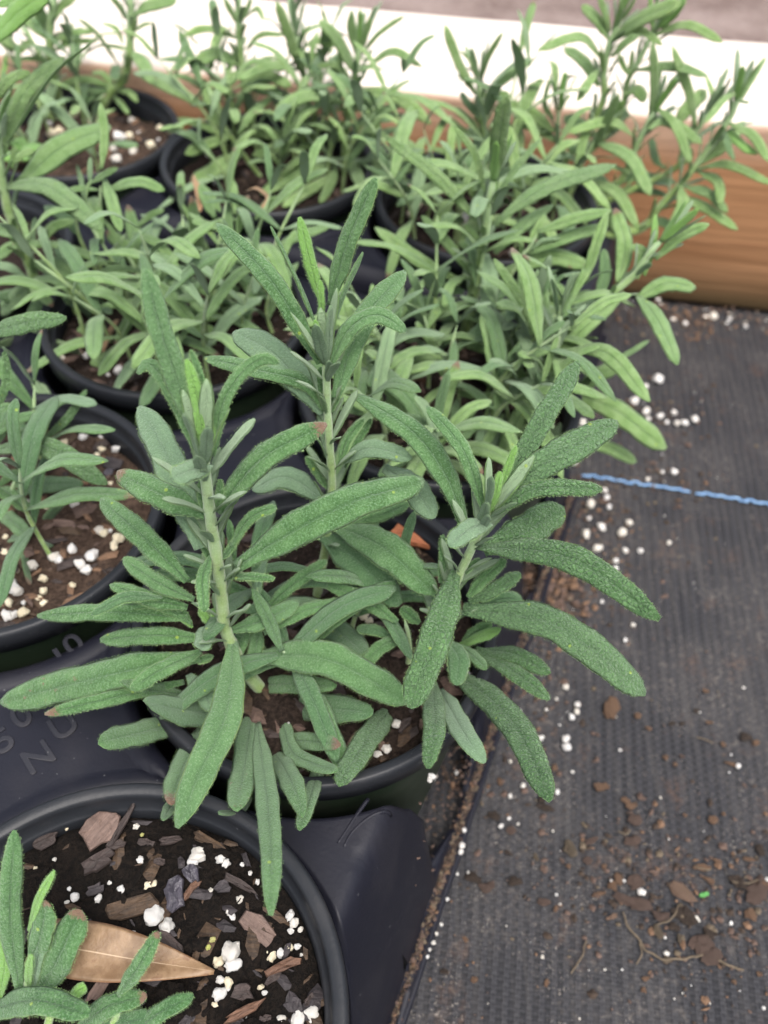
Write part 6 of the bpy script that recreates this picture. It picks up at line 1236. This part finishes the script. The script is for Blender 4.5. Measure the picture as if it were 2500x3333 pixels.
CRUMB_TXT = ('rust coloured bark crumb', 'brown soil clod', 'blackish soil speck', 'olive brown clod', 'flat brown leaf flake')
def build_crumbs():
    var = [[lump(500 + i + 10 * q, 2, .5, .62) for i in range(4)] for q in range(5)]
    for q in range(5):
        for me in var[q]: me.materials.append(M_CRUMB[q]); me.polygons.foreach_set('use_smooth', [False] * len(me.polygons))
    for (x, y, rr, k, asp) in CRUMB:
        o = bpy.data.objects.new('soil_crumb', var[k][rnd.randrange(4)]); COL.objects.link(o)
        h = rr * (.28 if k == 4 else .6 if asp > .55 else .35)
        o.location = (x / 1000, y / 1000, .0045 + h / 1000 * .4); a = rnd.uniform(-.5, .5) if asp <= 1 else 1.57
        o.scale = (rr / 1000, rr / 1000 * min(asp, 1 / asp), h / 1000); o.rotation_euler = (0, 0, a)
        lab, g = where_on_cloth(CRUMB_TXT[k], 'crumb', x / 1000, y / 1000, rr); tag(o, lab, 'soil crumb', g)
    for i, r_ in enumerate(ROOTS):
        P = catmull([(a / 1000, b / 1000, .0052 + .0006 * (q % 2)) for q, (a, b) in enumerate(r_)], np.linspace(0, 1, 8 * len(r_)))
        P[:, :2] += np.array([[.0006 * noise.noise(Vector((p[0] * 300, p[1] * 300, 1))), .0006 * noise.noise(Vector((p[0] * 300, p[1] * 300, 9)))] for p in P])
        vs, fs = tube(P, .00032 if i else .00040, 6); o = mesh('root_strand', vs, fs, M_CRUMB[3])
        tag(o, 'long thin pale root strand curving across the dusty cloth' if i == 0 else 'short thin root strand lying on the dusty cloth', 'root', None if i == 0 else 'short root strands on the cloth')
    # loose soil: crumbs too many to count, on the cloth, against the beam and along the tray edge
    r = random.Random(21); vs, fs, mi = [], [], []
    def bit(x, y, z, s, k):
        n0 = len(vs); a = r.uniform(0, 6.28); e = r.uniform(.3, 1.0); c, sn = math.cos(a), math.sin(a)
        for (p, q, h) in ((-1, -.4, 0), (0, -1, 0), (1, 0, 0), (.2, 1, 0), (-.7, .6, 0), (0, 0, .9)):
            lx, ly = p * s * r.uniform(.6, 1.1), q * s * e * r.uniform(.6, 1.1); vs.append((x + lx * c - ly * sn, y + lx * sn + ly * c, z + h * s * min(e, .7)))
        for q in range(5): fs.append((n0 + q, n0 + (q + 1) % 5, n0 + 5)); mi.append(k)
    spread = (.016, .022, .022, .012, .018, .012, .014, .016, .020, .018, .02, .016, .02, .02, .014)
    for (x, y), sp_ in zip(CL, spread):
        for q in range(130 if sp_ < .015 else 200):
            bit(r.gauss(x / 1000, sp_), r.gauss(y / 1000, sp_ * .8), .0045, r.choice((.0003, .0005, .0008, .0013, .0018)) * r.uniform(.7, 1.3), r.choice((0, 1, 1, 1, 2, 2, 3)))
    for q in range(520):
        bit(r.gauss(CL[0][0] / 1000, .010), r.gauss(CL[0][1] / 1000, .012), .0045 + abs(r.gauss(0, .0022)), r.choice((.0006, .001, .0016, .0024)) * r.uniform(.7, 1.3), r.choice((1, 1, 1, 0, 2)))
    for q in range(2400):
        x, y = r.uniform(-.02, .36), r.uniform(.0, .47)
        bit(x, y, .0045, r.choice((.00018, .00025, .0004, .0006)) * r.uniform(.7, 1.3), r.choice((0, 0, 1, 2, 3, 2, 5)))
    for q in range(2200):                                     # drift against the beam
        s = r.uniform(-.35, .7); d = abs(r.gauss(0, .012)); p = BN * (BY - .001 - d) + BD * s
        bit(p.x, p.y, .0045 + max(0, .006 - d * .5) * r.random(), r.choice((.0008, .0012, .002)) * r.uniform(.6, 1.3), r.choice((0, 0, 1, 1, 1, 2, 5)))
    oc = Vector((POTS['centre'][0], POTS['centre'][1], 0))
    for q in range(3400):                                     # dirt lodged on the tray lip
        v = r.uniform(-.19, .18); u = .0599 + r.gauss(0, .0008); p = oc + UX * u + VX * v
        bit(p.x, p.y, .0138 + r.random() * .0012, r.choice((.0003, .0005, .0007, .001)) * r.uniform(.7, 1.2), r.choice((0, 1, 1, 2, 3, 3, 2) if v > -.08 else (1, 3, 3, 3, 4, 5)))
    for q in range(260):                                      # soil fallen between pot and tray side
        v = r.gauss(0, .016) + r.choice((0, 0, PITCH_T, -PITCH_T)); u = r.uniform(.047, .0575); p = oc + UX * u + VX * v
        bit(p.x, p.y, tray_z(u, v) + .001 + r.random() * .003, r.choice((.0004, .0007, .0011)), r.choice((0, 1, 1, 2, 2)))
    me = bpy.data.meshes.new('loose_soil'); me.from_pydata(vs, [], fs)
    for m in M_CRUMB + [M_PERL]: me.materials.append(m)
    me.polygons.foreach_set('material_index', mi); o = link_mesh('loose_soil', me, None, smooth=False)
    tag(o, 'loose brown soil and grit scattered over the cloth and tray edge', 'soil', None, 'stuff')
    # broken piece of green leaf
    me = chip_mesh(77, .0042, .42, False, .12); tm = NT('green_scrap'); me.materials.append(tm.done((.06, .22, .05), .6))
    p = GREEN; o = link_mesh('leaf_scrap', me, None, None, (p[0] / 1000, p[1] / 1000, .005), smooth=False); o.rotation_euler = (0, 0, .3)
    tag(o, 'tiny bright green scrap of leaf on the cloth at the lower right', 'leaf scrap')

build_ground(); build_beam(); build_trays()
for k in POTS: build_pot(k)
build_plants(); build_perlite(); build_chips(); build_dead_leaf(); build_crumbs()
